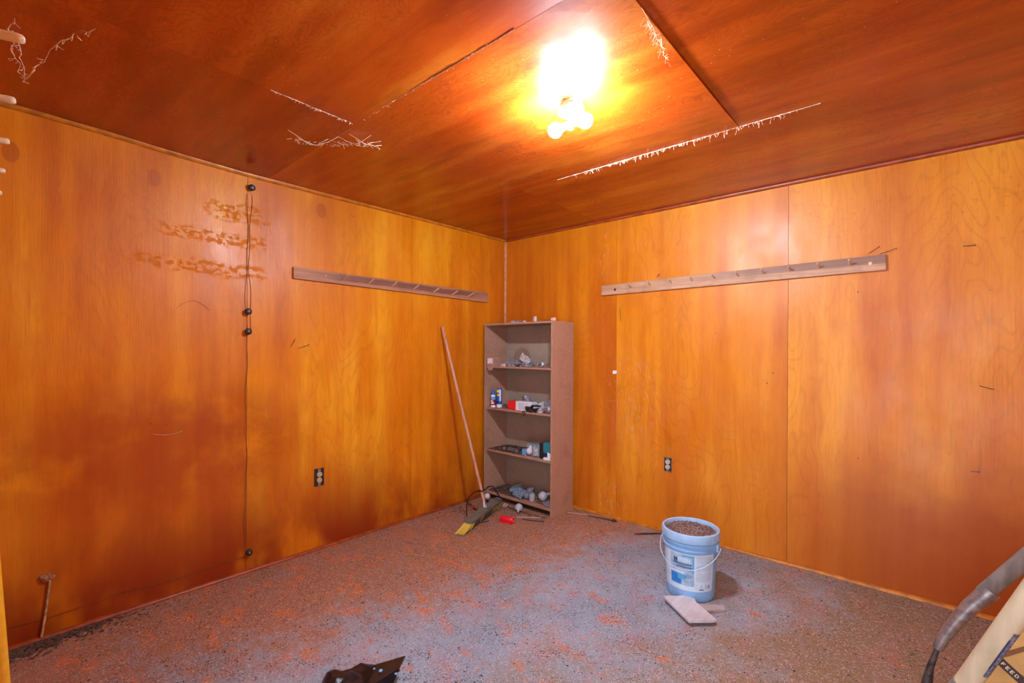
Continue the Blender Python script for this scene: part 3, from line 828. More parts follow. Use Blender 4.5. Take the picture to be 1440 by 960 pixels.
tag(obj('metal_cap', bm, M['steel'], smooth=50, origin=p), 'small grey metal cap at the far right of the upper shelf', 'cap')  # loose grey metal cap

# --- shelf 2: spray cans, box, cable
def spraycan(x, y, R, h, lab, body, cap, bands, capname='cap'):
    p = bk(x, y, S2); r = thing('spray_can', lab, 'spray can', p, 'spray cans on the bookcase')
    bm = bmesh.new(); lathe(bm, [(0, 0), (R * .94, 0), (R, .004), (R, h * .80), (R * .92, h * .84), (R * .6, h * .88), (0, h * .88)], p, None, 28); b0 = obj('can_body', bm, body, r, smooth=40)
    for z0, z1, a0, a1, mt in bands:
        bm = bmesh.new(); n = 14; rr = R + .0007
        rows_ = [[bm.verts.new(p + V(rr * math.cos(math.radians(a0 + (a1 - a0) * i / n)), rr * math.sin(math.radians(a0 + (a1 - a0) * i / n)), z)) for i in range(n + 1)] for z in (h * z0, h * z1)]
        for i in range(n): bm.faces.new((rows_[0][i], rows_[0][i + 1], rows_[1][i + 1], rows_[1][i]))
        obj('print', bm, mt, b0, smooth=True)
    bm = bmesh.new(); lathe(bm, [(0, h), (R * .40, h), (R * .48, h * .985), (R * .55, h * .90), (R * .55, h * .87), (0, h * .87)], p, None, 20); obj(capname, bm, cap, r, smooth=40)
spraycan(.066, .055, .0225, .155, 'shorter blue spray can with white and red print, left end of the middle shelf', M['blue'], M['blue'],
         [(.62, .74, -140, 20, M['white']), (.46, .60, -150, 30, M['can_lblue']), (.14, .44, -150, 30, M['maroon']), (.20, .30, -110, -30, M['white']), (.32, .42, -120, -60, M['white']), (.0, .12, -150, 30, M['white'])])
spraycan(.116, .085, .0260, .202, 'taller blue and yellow spray can with a rose-red cap on the middle shelf', M['blue'], M['pinkred'],
         [(.68, .80, -130, -50, M['can_yellow']), (.52, .62, -100, -50, M['can_yellow']), (.50, .68, -160, -105, M['navy']), (.30, .82, -45, -15, M['white']), (.18, .28, -150, -60, M['navy']), (.0, .14, -150, 20, M['white'])])
p = bk(.30, .03, S2)
r = thing('carton_box', 'red and white carton lying on the middle shelf right of the spray cans', 'box', p)
rz = Matrix.Rotation(math.radians(7), 4, 'Z'); BX = BM @ Matrix.Translation((.275, .03, S2)) @ Matrix.Rotation(math.radians(5), 4, 'Z')
bm = bmesh.new(); box(bm, (.085, 0, 0), (.265, .075, .078), BX); c0 = obj('white_part', bm, M['white'], r, bevel=.0015)
bm = bmesh.new()
for k in range(9): box(bm, (.115, -.0012, .064 - k * .0062), (.115 + random.uniform(.05, .12), -.0002, .0662 - k * .0062), BX)
obj('fine_print', bm, M['label_grey'], c0)
bm = bmesh.new(); box(bm, (0, 0, .002), (.085, .075, .076), BX); obj('red_part', bm, M['red'], r, bevel=.0015)
bm = bmesh.new()
for k in range(4):
    tube(bm, [bk(.17 + .015 * t, .07 + .02 * math.sin(t * .8 + k), S2 + .004 + .035 * abs(math.sin(t * .45 + k * .5))) for t in range(9)], .0022, 6)
tag(obj('wire_tangle', bm, M['steel_dark'], origin=bk(.2, .07, S2)), 'tangle of dark stiff wire between the spray cans and the red carton', 'wire')
crumple('crumpled_bag', bk(.36, .19, S2), (.06, .05, .085), M['greyfilm'], 'dark grey crumpled bag standing behind the red and white carton', 'plastic bag', 21)
crumple('crumpled_bag', bk(.60, .10, S2), (.07, .07, .055), M['clearfilm'], 'pale crumpled bag right of the red and white carton', 'plastic bag', 22)
crumple('crumpled_bag', bk(.70, .10, S2), (.062, .075, .075), M['greyfilm'], 'grey crumpled bag filling the right end of the middle shelf', 'plastic bag', 23)
bm = bmesh.new()
for k in range(7):
    a = random.uniform(-.03, .03)
    tube(bm, [bk(.50 + .012 * t * (1 + .2 * k / 3), .015 + .012 * math.sin(t + k), S2 + .006 + .004 * k + .014 * math.sin(t * .5 + k * .9) ** 2 + (.03 if k > 4 else 0) * t / 9) for t in range(10)], .006, 8)
tag(obj('black_cable', bm, M['black'], smooth=True, origin=bk(.52, .02, S2)), 'bunched black cable hanging over the front of the middle shelf', 'cable')
bm = bmesh.new(); tube(bm, [bk(.485 + .017 * math.cos(a), -.002 , S2 - .014 + .017 * math.sin(a)) for a in [2 * PI * i / 16 for i in range(17)]], .0035, 6, caps=False)
tag(obj('ring', bm, M['steel_dark'], smooth=True, origin=bk(.485, 0, S2 - .014)), 'small dark ring on the middle shelf edge left of the black cable', 'ring')

# --- litter helper
def litter(name, mat, pts, size, lab, cat, flatk=.35, stretch=(1, 3), parent=None):
    bm = bmesh.new()
    for P in pts:
        s = size * random.uniform(.5, 1.4); st = random.uniform(*stretch)
        R_ = Matrix.Rotation(random.uniform(0, 2 * PI), 4, 'Z') @ Matrix.Rotation(random.uniform(-.35, .35), 4, 'Y') @ Matrix.Rotation(random.uniform(-.5, .5), 4, 'X')
        c = Matrix.Translation(Vector(P) + V(0, 0, s * flatk * .6)) @ R_
        L, W_, Hh = s * st, s, s * flatk
        v = [bm.verts.new(c @ V(*q)) for q in ((-L, 0, 0), (0, -W_, 0), (L, 0, 0), (0, W_, 0), (0, 0, Hh), (0, 0, -Hh))]
        for a, b_ in ((0, 1), (1, 2), (2, 3), (3, 0)):
            bm.faces.new((v[a], v[b_], v[4])); bm.faces.new((v[b_], v[a], v[5]))
    o = obj(name, bm, mat); tag(o, lab, cat, kind='stuff'); return o
def mound(x0, x1, y0, y1, z, h, n, pw=1.0):
    out = []
    for _ in range(n):
        a, b_ = random.random(), random.random()
        q = bk(x0 + (x1 - x0) * a, y0 + (y1 - y0) * b_, 0); q.z = z + h * random.random() * (math.sin(PI * a) * math.sin(PI * b_)) ** pw
        out.append(q)
    return out

# --- shelf 3
litter('seed_hull_litter', M['hullmix'], mound(.03, .48, .02, .28, S3, .035, 1500), .005, 'brown heap of seed hulls along the lower shelf', 'litter')
bm = bmesh.new()
tube(bm, [bk(.26 + .10 * t / 60 + .004 * math.cos(t), .05 + .018 * math.sin(t * .9), S3 + .022 + .018 * math.cos(t * .9)) for t in range(61)], .0025, 6)
tag(obj('coiled_chain', bm, M['steel'], smooth=True, origin=bk(.3, .05, S3)), 'small coiled grey chain lying in the hulls on the lower shelf', 'chain')
bm = bmesh.new(); lathe(bm, [(0, -.006), (.014, -.006), (.016, .0), (.012, .008), (0, .009)], bk(.215, .05, S3 + .022), rot_to((.2, -1, .4)), 16)
tag(obj('metal_button', bm, M['steel'], smooth=50, origin=bk(.215, .05, S3)), 'small shiny round metal button in the hulls on the lower shelf', 'button')
r = thing('blister_pack', 'pale blue shiny plastic package with a white bulb inside on the lower shelf', 'package', bk(.52, .06, S3))
BX = BM @ Matrix.Translation((.47, .05, S3)) @ Matrix.Rotation(math.radians(4), 4, 'Z')
bm = bmesh.new(); prism(bm, [(.0, 0), (.155, 0), (.155, .10), (.035, .10)], 0, .105, BX); obj('shell', bm, M['blister'], r, bevel=.012)
bm = bmesh.new(); lathe(bm, [(0, -.028), (.020, -.020), (.028, 0), (.022, .018), (.012, .034), (.012, .05), (0, .05)], BX @ V(.045, -.012, .045), rot_to((.5, -.2, 1)), 20); obj('bulb', bm, M['white'], r, smooth=60)
bm = bmesh.new(); prism(bm, [(.085, 0), (.135, 0), (.115, .003), (.09, .003)], .01, .085, BX @ Matrix.Translation((0, -.006, 0))); obj('insert_card', bm, M['clearfilm'], r)
bm = bmesh.new(); box(bm, (-.028, -.02, .0), (.012, .02, .055), BX); obj('tab', bm, M['can_lblue'], r, bevel=.003)
r = thing('carton_box', 'black and teal carton at the right end of the lower shelf', 'box', bk(.68, .06, S3))
bm = bmesh.new(); box(bm, (.625, .045, S3), (.665, .17, S3 + .128), BM); obj('black_side', bm, M['black'], r, bevel=.001)
bm = bmesh.new(); box(bm, (.665, .045, S3 + .055), (.768, .17, S3 + .135), BM); obj('teal_panel', bm, M['teal'], r, bevel=.001)
bm = bmesh.new(); box(bm, (.665, .05, S3), (.768, .168, S3 + .055), BM); obj('dark_panel', bm, M['navy'], r, bevel=.001)
BX = BM @ Matrix.Translation((.69, .012, S3)) @ Matrix.Rotation(math.radians(20), 4, 'Z')
r = thing('white_carton', 'small white carton in front of the teal carton on the lower shelf', 'box', BX @ V(.03, 0, 0))
bm = bmesh.new(); box(bm, (0, 0, 0), (.072, .03, .020), BX); box(bm, (.03, .02, .02), (.072, .035, .062), BX); obj('carton', bm, M['white'], r, bevel=.002)

# --- bottom shelf
litter('seed_hull_litter', M['hullmix'], mound(.02, .45, .03, .28, S0, .05, 1700) + mound(.4, .77, .05, .28, S0, .012, 500), .005, 'brown heap of seed hulls on the bottom shelf of the bookcase', 'litter')
for i, (x, y, z, a, tl, lb) in enumerate(((.27, .14, S0 + .045, -62, -20, 'pale blue film packet leaning highest on the bottom shelf, against the back'),
                                      (.335, .105, S0 + .028, -55, -12, 'pale blue film packet between the other two on the bottom shelf'),
                                      (.385, .065, S0 + .012, -15, 0, 'pale blue film packet lying lowest at the front of the bottom shelf'))):
    bm = bmesh.new(); Mx = BM @ Matrix.Translation((x, y, z)) @ Matrix.Rotation(math.radians(a), 4, 'Z') @ Matrix.Rotation(math.radians(38 + tl), 4, 'X')
    bmesh.ops.create_cube(bm, size=1, matrix=Mx @ Matrix.Diagonal((.105, .085, .028, 1)))
    bmesh.ops.subdivide_edges(bm, edges=bm.edges[:], cuts=4, use_grid_fill=True)
    for v in bm.verts: v.co += noise.noise_vector(v.co * 45) * .006
    zmin = min(v.co.z for v in bm.verts)
    if zmin < S0 + .001:
        for v in bm.verts: v.co.z += S0 + .001 - zmin
    tag(obj('film_packet', bm, M['blister'], smooth=30, origin=bk(x, y, z)), lb, 'packet', 'film packets on the bottom shelf')
globe(bk(.425, .16, S0 + .008), .034, M['greyglass'], 'smoky round bulb behind the film packets on the bottom shelf', (-.3, 1, .1))
globe(bk(.595, .13, S0 + .002), .040, M['frost'], 'frosted round bulb at the right of the bottom shelf', (.3, 1, .15))
globe(bk(.46, .075, S0 + .002), .030, M['greyglass'], 'smoky bulb in the middle of the bottom shelf left of the little glass', (-.6, .8, .1))
p = bk(.525, .07, S0)
r = thing('small_glass', 'small pale blue glass standing between the bulbs on the bottom shelf', 'glass', p)
bm = bmesh.new(); lathe(bm, [(0, 0), (.022, 0), (.025, .004), (.026, .062), (.024, .062), (.022, .01), (0, .008)], p, None, 24); obj('cup', bm, M['frost'], r, smooth=50)
bm = bmesh.new(); lathe(bm, [(0, .058), (.020, .058), (.020, .070), (.012, .074), (0, .074)], p, None, 16); obj('dark_stopper', bm, M['blister'], r, smooth=40)
crumple('crumpled_bag', bk(.70, .12, S0), (.07, .09, .018), M['greyfilm'], 'flat blue-grey plastic scrap at the right end of the bottom shelf', 'plastic scrap', 31, amp=.3)
globe((.532, -.405, .001), .034, M['frost'], 'frosted bulb on the floor leaning on the front of the bookcase', (.45, -.7, -.30))

# ------------------------------------------------------------------ floor bits near the bookcase
p = V(.62, -.655, 0)
r = thing('red_spool', 'small bright red plastic tube lying on the floor before the bookcase', 'tube', p)
d = V(.105, .03, 0).normalized(); bm = bmesh.new()
hx = .056
lathe(bm, [(0, -hx), (.020, -hx), (.023, -hx + .004), (.023, hx - .004), (.020, hx), (.016, hx), (.015, hx - .008), (0, hx - .008)], p + V(0, 0, .024), rot_to(d), 24)
obj('tube', bm, M['red'], r, smooth=50)
bm = bmesh.new(); prism(bm, [(-.05, -.028), (.05, -.03), (.052, -.022), (-.05, -.02)], .001, .012, Matrix.Translation(p) @ Matrix.Rotation(.28, 4, 'Z')); obj('flap', bm, M['red'], r)
bm = bmesh.new(); tube(bm, [(.616, -.527, .006), (.69, -.475, .007), (.768, -.412, .006)], [.004, .0045, .0035], 8)
tag(obj('white_stick', bm, M['chip'], origin=(.69, -.475, 0)), 'thin white stick on the floor before the bookcase', 'stick', 'thin sticks on the floor')
bm = bmesh.new(); tube(bm, [(.671, -.53, .004), (.75, -.50, .004), (.837, -.455, .004)], [.003, .004, .005], 8)
tag(obj('dark_stick', bm, M['steel_dark'], origin=(.75, -.5, 0)), 'thin dark rod on the floor crossing the white stick', 'rod', 'thin sticks on the floor')
r = thing('ring_key', 'white wire loop on a flat scrap on the floor beside the broom head', 'clip', (.34, -.40, 0))
bm = bmesh.new(); tube(bm, [V(.360 + .017 * math.cos(a), -.385 + .017 * math.sin(a), .012 + .006 * math.sin(a)) for a in [2 * PI * i / 16 for i in range(17)]], .0035, 6, caps=False); obj('loop', bm, M['white'], r, smooth=True)
bm = bmesh.new(); prism(bm, [(.285, -.445), (.335, -.415), (.345, -.395), (.33, -.39), (.28, -.425)], .001, .005); obj('tail', bm, M['clearfilm'], r)
bm = bmesh.new(); lathe(bm, [(0, 0), (.016, .001), (.017, .008), (.006, .012), (0, .012)], (.462, -.83, 0), None, 16); tube(bm, [(.46, -.83, .004), (.49, -.78, .004), (.50, -.73, .004)], .003, 6)
tag(obj('black_clip', bm, M['black'], smooth=40, origin=(.462, -.83, 0)), 'small black clip on the floor beside the near end of the broom head', 'clip')
r = thing('light_bulb', 'small white bulb on the floor behind the broom handle', 'light bulb', (.165, -.41, .001))
bm = bmesh.new(); lathe(bm, [(0, -.026), (.014, -.022), (.026, -.006), (.027, .004), (.022, .018), (.012, .026), (0, .026)], (.165, -.41, .053), None, 20); obj('globe', bm, M['white'], r, smooth=60)
bm = bmesh.new(); lathe(bm, [(0, -.05), (.010, -.05), (.012, -.04), (.012, -.024), (0, -.024)], (.165, -.41, .053), None, 16); obj('screw_cap', bm, M['steel_dark'], r, smooth=40)
bm = bmesh.new(); tube(bm, [(1.02, -.10, .006), (1.10, -.095, .006), (1.133, -.083, .006)], .004, 6); tube(bm, [(1.133, -.083, .006), (1.27, -.062, .006)], .005, 6)
lathe(bm, [(0, .0), (.014, .002), (.016, .012), (.010, .020), (0, .021)], (1.245, -.075, 0), None, 14)
tag(obj('dropped_rod', bm, M['steel_dark'], smooth=True, origin=(1.13, -.083, 0)), 'thin dark rod with a black knob on the floor along the back wall', 'rod')
bm = bmesh.new(); tube(bm, [(1.49, -.21, .005), (1.545, -.155, .007), (1.60, -.10, .007), (1.65, -.05, .006)], [.003, .007, .006, .003], 7)
tag(obj('dark_twig', bm, M['steel_dark'], origin=(1.56, -.15, 0)), 'short dark twig on the floor just left of the bucket', 'twig')
bm = bmesh.new(); tube(bm, [(.86, -.16, .005), (.95, -.12, .006), (1.06, -.075, .005)], [.004, .005, .003], 6)
tag(obj('grey_twig', bm, M['board_grey'], origin=(.95, -.12, 0)), 'thin grey twig on the floor along the foot of the bookcase side', 'twig')

# ------------------------------------------------------------------ push broom
HC = V(.432, -.705, .088)
a0 = V(.545, -1.012, 0); a1 = V(.356, -.455, 0); ax = (a1 - a0); HL = ax.length; ax.normalize(); sx = V(-ax.y, ax.x, 0)   # sx points west
r = thing('push_broom', 'worn push broom leaning on the left wall, pink wooden handle and yellow bristles', 'broom', (.432, -.705, 0))
HM = Matrix(((ax.x, sx.x, 0, a0.x), (ax.y, sx.y, 0, a0.y), (0, 0, 1, 0), (0, 0, 0, 1)))
hd = (V(.018, -.822, 1.560) - HC)
tilt = Matrix.Translation((0, 0, .082)) @ Matrix.Rotation(math.radians(9), 4, 'X') @ Matrix.Translation((0, 0, -.082))
bm = bmesh.new(); prism(bm, [(0, -.028), (.02, -.034), (HL - .02, -.034), (HL, -.026), (HL, .026), (HL - .02, .034), (.02, .034), (0, .028)], .068, .092, HM @ tilt)
hb = obj('head_block', bm, M['broom_block'], r, bevel=.003)
bm = bmesh.new()
nb = 62
for i in range(nb):
    for j in range(7):
        x = .008 + (HL - .016) * i / (nb - 1); y = -.026 + .052 * j / 6
        fl = max(0, 1 - i / 9) ; fl2 = max(0, (i - nb + 8) / 8)
        base = V(x, y, .070); tip = V(x - .075 * fl + .01 * fl2 + random.uniform(-.004, .004), y * 1.25 + .035 + random.uniform(-.004, .004), .003 + random.uniform(0, .006))
        mid = base.lerp(tip, .5) + V(0, -.004, .0)
        tube(bm, [HM @ base, HM @ mid, HM @ tip], [.0042, .0045, .0030], 5, mi=1 if (i > 7 and j < 2 and random.random() < .8) else 0)
obj('bristles', bm, [M['bristle'], M['bristle_dark']], r, smooth=True, label='yellow slanting bristles')
top = V(.022, -.822, 1.560)
bm = bmesh.new(); d = (top - HC).normalized()
pts = [HC + d * t for t in (.0, .02, .5, 1.0)] + [top - d * .01, top]
tube(bm, pts, [.0115, .0125, .0128, .0125, .0125, .008], 16)
obj('handle', bm, M['broom_handle'], r, smooth=60)
bm = bmesh.new(); box(bm, (-.03, -.024, .093), (.035, .024, .0965), HM @ Matrix.Translation(((HC - a0).dot(ax), 0, 0)))
tube(bm, [HC - d * .0 + V(0, 0, .004), HC + d * .05], [.0165, .0145], 16)
for s in (-1, 1): tube(bm, [HC + ax * .03 * s + V(0, 0, .008), HC + d * .05 + ax * .010 * s], .004, 6)
obj('bracket', bm, M['steel'], r, smooth=40)
# cable loop hooked over the handle
k = HC + d * .135
bm = bmesh.new()
tube(bm, [k + V(-.02, -.018, 0), k + V(.0, -.022, .003), k + V(.022, -.004, .006), k + V(.018, .02, .008), k + V(-.012, .022, .0), k + V(-.024, .0, -.004), k + V(-.02, -.018, 0)], .0075, 8)
tube(bm, [k + V(-.018, -.015, 0), k + V(-.05, -.04, -.015), k + V(-.085, -.065, -.06), k + V(-.095, -.075, -.13), (k.x - .082, k.y - .085, .012)], .0045, 8)
tube(bm, [k + V(.02, .01, .004), k + V(.03, .05, .028), k + V(.03, .10, .022), k + V(.025, .15, -.03), k + V(.02, .20, -.095), k + V(.0, .27, -.13), k + V(-.01, .36, -.175)], .006, 8)
for v in bm.verts: v.co.z = max(v.co.z, .004)
tag(obj('cable_loop', bm, M['black'], smooth=60, origin=k), 'black cable looped around the lower end of the broom handle', 'cable')

# ------------------------------------------------------------------ bucket
BC = V(2.103, -.752, 0)
r = thing('plastic_bucket', 'pale blue plastic paint bucket with a printed label near the back wall', 'bucket', BC)
def br(z): return .127 + (.143 - .127) * z / .31
prof = [(0, .004), (.105, .004), (.118, 0), (.124, .004), (br(.02), .02), (br(.272), .272), (br(.272) + .006, .274), (br(.28) + .0065, .281), (br(.28) + .0008, .283), (br(.30) + .0008, .305), (br(.31) + .007, .308), (br(.315) + .007, .314), (br(.315) + .001, .318), (.1445, .330), (.138, .352), (.134, .330), (.12, .10), (0, .10)]
bm = bmesh.new(); lathe(bm, prof, BC, None, 64); obj('body', bm, M['bucket'], r, smooth=35)
prof = [(.1455, .322), (.1515, .321), (.1535, .326), (.1540, .358), (.1525, .367), (.148, .370), (.1415, .368), (.139, .360), (.1385, .338), (.1455, .338), (.1455, .322)]
bm = bmesh.new(); lathe(bm, prof, BC, None, 64); obj('rim', bm, M['bucket_rim'], r, smooth=35)
for k in range(18):
    bm = bmesh.new(); a = 2 * PI * k / 18; R_ = Matrix.Translation(BC) @ Matrix.Rotation(a, 4, 'Z')
    box(bm, (.1515, -.003, .326), (.1552, .003, .352), R_); obj('rim_tab', bm, M['bucket_rim'], r)
camdir = math.degrees(math.atan2(-3.414 + .752, 3.082 - 2.103))      # direction of the viewer side
def patch(th0, th1, z0, z1, e=.0008, n=None):
    """curved patch of label; angles from the label middle"""
    bm = bmesh.new(); n = n or max(2, int(abs(th1 - th0) / 3)); rows_ = []
    for z in (z0, z1):
        rows_.append([bm.verts.new(BC + V((br(z) + e) * math.cos(math.radians(camdir + th0 + (th1 - th0) * i / n)), (br(z) + e) * math.sin(math.radians(camdir + th0 + (th1 - th0) * i / n)), z)) for i in range(n + 1)])
    for i in range(n): bm.faces.new((rows_[0][i], rows_[0][i + 1], rows_[1][i + 1], rows_[1][i]))
    return bm
def join(bms):
    out = bmesh.new()
    for b_ in bms:
        me = bpy.data.meshes.new('t'); b_.to_mesh(me); b_.free(); out.from_mesh(me); bpy.data.meshes.remove(me)
    return out
lb = obj('label', patch(-72, 56, .062, .264), M['label_white'], r, smooth=True, label='white wrap-around paper label with blue front panel')
obj('front_panel', patch(-47, 8, .088, .256, .0012), M['label_pale'], lb, smooth=True)
obj('panel_corner', join([patch(-46.5, -28, .092, .148, .0016), patch(-28, -20, .092, .120, .0016)]), M['label_blue'], lb, smooth=True)
obj('panel_border', join([patch(4, 8, .160, .256, .0016), patch(-16, 4, .247, .256, .0016), patch(-28, -10, .122, .148, .0014)]), M['label_teal'], lb, smooth=True)
obj('white_band', patch(-46.5, -13, .152, .164, .0019), M['label_white'], lb, smooth=True)
# emblem: two dark upright blocks joined by a bar
obj('emblem', join([patch(-37, -34, .212, .236, .002), patch(-32, -29, .212, .236, .002), patch(-34, -32, .222, .227, .002), patch(-37, -29, .207, .210, .002)]), M['navy'], lb, smooth=True)
inkl = []
for row, (z_, hgt, t0, t1) in enumerate(((.200, .010, -40, 3), (.186, .009, -30, 4), (.172, .004, -26, 4), (.146, .003, -8, 4), (.138, .003, -14, 4), (.130, .003, -12, 2))):
    t = t0
    while t < t1:
        w_ = random.uniform(1.2, 3.0); inkl.append(patch(t, min(t + w_, t1), z_, z_ + hgt, .0022, 2)); t += w_ + .9
obj('panel_print', join(inkl), M['label_ink'], lb, smooth=True)
wl = [patch(t, t + 2.6, .216, .240, .0022, 2) for t in (-26, -22.2, -18.4, -14.6, -10.8, -7, -3.2)]
obj('panel_lettering', join(wl), M['label_white'], lb, smooth=True)
fp = []
for i in range(22):
    z_ = .250 - i * .0062
    if i in (6, 13): continue
    t = 13
    while t < 50:
        w_ = random.uniform(1.5, 5); fp.append(patch(t, min(t + w_, 51), z_, z_ + .0018, .0013, 2)); t += w_ + .8
obj('small_print', join(fp), M['label_grey'], lb, smooth=True)
bars = [patch(41 + i * 1.0, 41.5 + i * 1.0, .080, .098, .0014, 2) for i in range(6)] + [patch(20, 31, .072, .077, .0014), patch(24, 25, .082, .102, .0014, 2), patch(36, 37, .082, .102, .0014, 2)]
obj('barcode', join(bars), M['label_ink'], lb, smooth=True)
lugs = []
for s, dth in ((1, 72), (-1, -108)):
    a = math.radians(camdir + dth); d_ = V(math.cos(a), math.sin(a), 0); R_ = Matrix(((d_.x, -d_.y, 0, BC.x), (d_.y, d_.x, 0, BC.y), (0, 0, 1, 0), (0, 0, 0, 1)))
    bm = bmesh.new(); prism(bm, [(-.018, -.022), (.018, -.022), (.022, 0), (.018, .022), (-.018, .022), (-.022, 0)], .142, .156, R_ @ Matrix(((0, 0, 1, 0), (1, 0, 0, 0), (0, 1, 0, .288), (0, 0, 0, 1))))
    obj('handle_lug', bm, M['bucket_rim'], r, bevel=.002); lugs.append(BC + d_ * .155 + V(0, 0, .288))
bm = bmesh.new(); pts = []
a_, b_ = lugs
fr = V(math.cos(math.radians(camdir - 18)), math.sin(math.radians(camdir - 18)), 0)
for i in range(25):
    t = i / 24; ang = PI * t
    p_ = BC + (a_ - BC - V(0, 0, .288)).normalized() * math.cos(ang) * .164 + fr * math.sin(ang) * .160
    p_.z = .288 - .105 * math.sin(ang); pts.append(p_)
tube(bm, pts, .0018, 8); obj('bail_handle', bm, M['label_white'], r, smooth=True)
# grit in the bucket
bm = bmesh.new(); lathe(bm, [(0, .352)] + [(.139 * i / 10, .352 - .004 * (i / 10) ** 2) for i in range(1, 11)] + [(.137, .340), (0, .340)], BC, None, 48)
for v in bm.verts: v.co.z += noise.noise(v.co * 60) * .003
me_pts = []
for _ in range(900):
    a = random.uniform(0, 2 * PI); q = .134 * math.sqrt(random.random()); me_pts.append((BC.x + q * math.cos(a), BC.y + q * math.sin(a), .352))
tag(obj('seed_grit', bm, M['grit'], smooth=60), 'pinkish grey grit filling the blue bucket to its rim', 'grit', kind='stuff')
litter('seed_hull_litter', M['hullmix'], me_pts, .0026, 'dark seed hulls scattered on the grit in the blue bucket', 'litter')

# boards before the bucket
def boardm(name, poly, z0, t, mat, lab):
    bm = bmesh.new(); prism(bm, poly, z0, z0 + t)
    return tag(obj(name, bm, mat, bevel=.0015, origin=(sum(p[0] for p in poly) / len(poly), sum(p[1] for p in poly) / len(poly), 0)), lab, 'board', 'board offcuts before the bucket')
boardm('board_offcut', [(2.175, -.905), (2.300, -.800), (2.318, -.838), (2.250, -.925)], .002, .014, M['board_grey'], 'small narrow grey offcut sticking out from behind the whitish board')
boardm('board_offcut', [(2.032, -.955), (2.125, -.868), (2.172, -.872), (2.185, -.895), (2.325, -.998), (2.310, -1.020), (2.225, -1.100)], .018, .013, M['board_white'], 'squarish whitish board lying on the floor before the blue bucket')
bm = bmesh.new()

# ------------------------------------------------------------------ black plastic bag at the bottom edge
bm = bmesh.new(); NX, NY = 34, 34
grid = []
for i in range(NX + 1):
    row = []
    for j in range(NY + 1):
        u, v_ = i / NX, j / NY
        ang = 2 * PI * u; rad = v_
        edge = .20 + .045 * math.sin(ang * 3 + 1) + .03 * math.sin(ang * 7)
        x = 1.45 + math.cos(ang) * rad * edge * 1.0; y = -2.52 + math.sin(ang) * rad * edge * 1.0
        n_ = noise.noise(Vector((x * 9, y * 9, 1))) ; n2 = noise.noise(Vector((x * 24, y * 24, 4)))
        z = .006 + max(0, (1 - rad ** 3)) * (.085 + .05 * n_ + .018 * n2) + .004 * abs(n2)
        row.append(bm.verts.new((x, y, max(.004, z))))
    grid.append(row)
for i in range(NX):
    for j in range(NY): bm.faces.new((grid[i][j], grid[i + 1][j], grid[i + 1][j + 1], grid[i][j + 1]))
bmesh.ops.remove_doubles(bm, verts=bm.verts[:], dist=.0008)
r = thing('plastic_bag', 'crumpled black plastic bag lying on the floor at the bottom picture edge', 'bag', (1.53, -2.50, 0))
obj('film', bm, M['black_bag'], r, smooth=35)
bm = bmesh.new()
fl = [V(1.38, -2.42, .05), V(1.40, -2.33, .065), V(1.47, -2.235, .085), V(1.52, -2.30, .09), V(1.60, -2.42, .06), V(1.50, -2.44, .07)]
vs = [bm.verts.new(p_) for p_ in fl]; bm.faces.new((vs[0], vs[1], vs[2], vs[3], vs[5])); bm.faces.new((vs[3], vs[4], vs[5]))
bmesh.ops.solidify(bm, geom=bm.faces[:], thickness=.003); obj('flap', bm, M['black_bag'], r)
for q, s in ((V(1.475, -2.36, .088), .008), (V(1.535, -2.33, .088), .006), (V(1.43, -2.36, .075), .005)):
    bm = bmesh.new(); bmesh.ops.create_icosphere(bm, subdivisions=2, radius=s, matrix=Matrix.Translation(q) @ Matrix.Diagonal((1, 1, .5, 1))); obj('blue_print', bm, M['can_lblue'], r, smooth=True)

# ------------------------------------------------------------------ floor litter
def scatter(n, dens, x0=0.02, x1=XE - .05, y0=-3.3, y1=-.02):
    out = []
    while len(out) < n:
        x, y = random.uniform(x0, x1), random.uniform(y0, y1)
        if x < .85 and y > -.33: continue
        if random.random() < dens(x, y): out.append((x, y, 0))
    return out
def d_dark(x, y):
    k = .30 + .9 * max(0, noise.noise(Vector((x * 1.7, y * 1.7, 0))))
    k += .8 * math.exp(-x / .07) * (1.0 if y < -2.2 else .45) + .6 * math.exp(y / .10)
    if x < .9 and y > -.6: k += .35
    return min(1, k)
def d_straw(x, y):
    return .10 + .7 * max(0, min(1, (x - 2.1) / .8)) + .35 * math.exp(-x / .06) * (y < -2.4)
litter('seed_hull_litter', M['hull'], scatter(5200, d_dark), .0030, 'tiny dark seed hulls strewn over the whole floor', 'litter', stretch=(1, 2.6))
litter('chip_litter', M['chip'], scatter(1500, lambda x, y: .35 + .5 * max(0, noise.noise(Vector((x * 2, y * 2, 5))))), .0026, 'tiny pale chips strewn over the whole floor', 'litter')
litter('hull_drift', M['hullmix'], [(min(.3, abs(random.gauss(0, .055)) + .022), min(-2.5, -3.40 + abs(random.gauss(0, .24))), random.random() * .006) for _ in range(850)], .005, 'dense drift of brown hulls along the foot of the left wall', 'litter')
litter('hull_drift', M['hullmix'], [(random.uniform(.03, .45), -.62 + random.gauss(0, .13) , random.random() * .004) for _ in range(350)] + [(random.uniform(.2, .8), -.37 - abs(random.gauss(0, .03)), 0) for _ in range(350)], .0042, 'brown hulls and dust gathered around the bookcase foot and broom', 'litter')
bm = bmesh.new()
for x, y, z in scatter(700, d_straw):
    a = random.uniform(0, 2 * PI); L = random.uniform(.008, .045); c_ = V(x, y, .003)
    d_ = V(math.cos(a), math.sin(a), random.uniform(-.05, .05)) * L * .5
    cv = V(-math.sin(a), math.cos(a), 0) * random.uniform(-.1, .1) * L
    tube(bm, [c_ - d_, c_ + cv, c_ + d_], random.uniform(.0006, .0013), 4)
tag(obj('straw_litter', bm, M['straw']), 'loose straw bits scattered over the floor, thickest on the right', 'litter', kind='stuff')
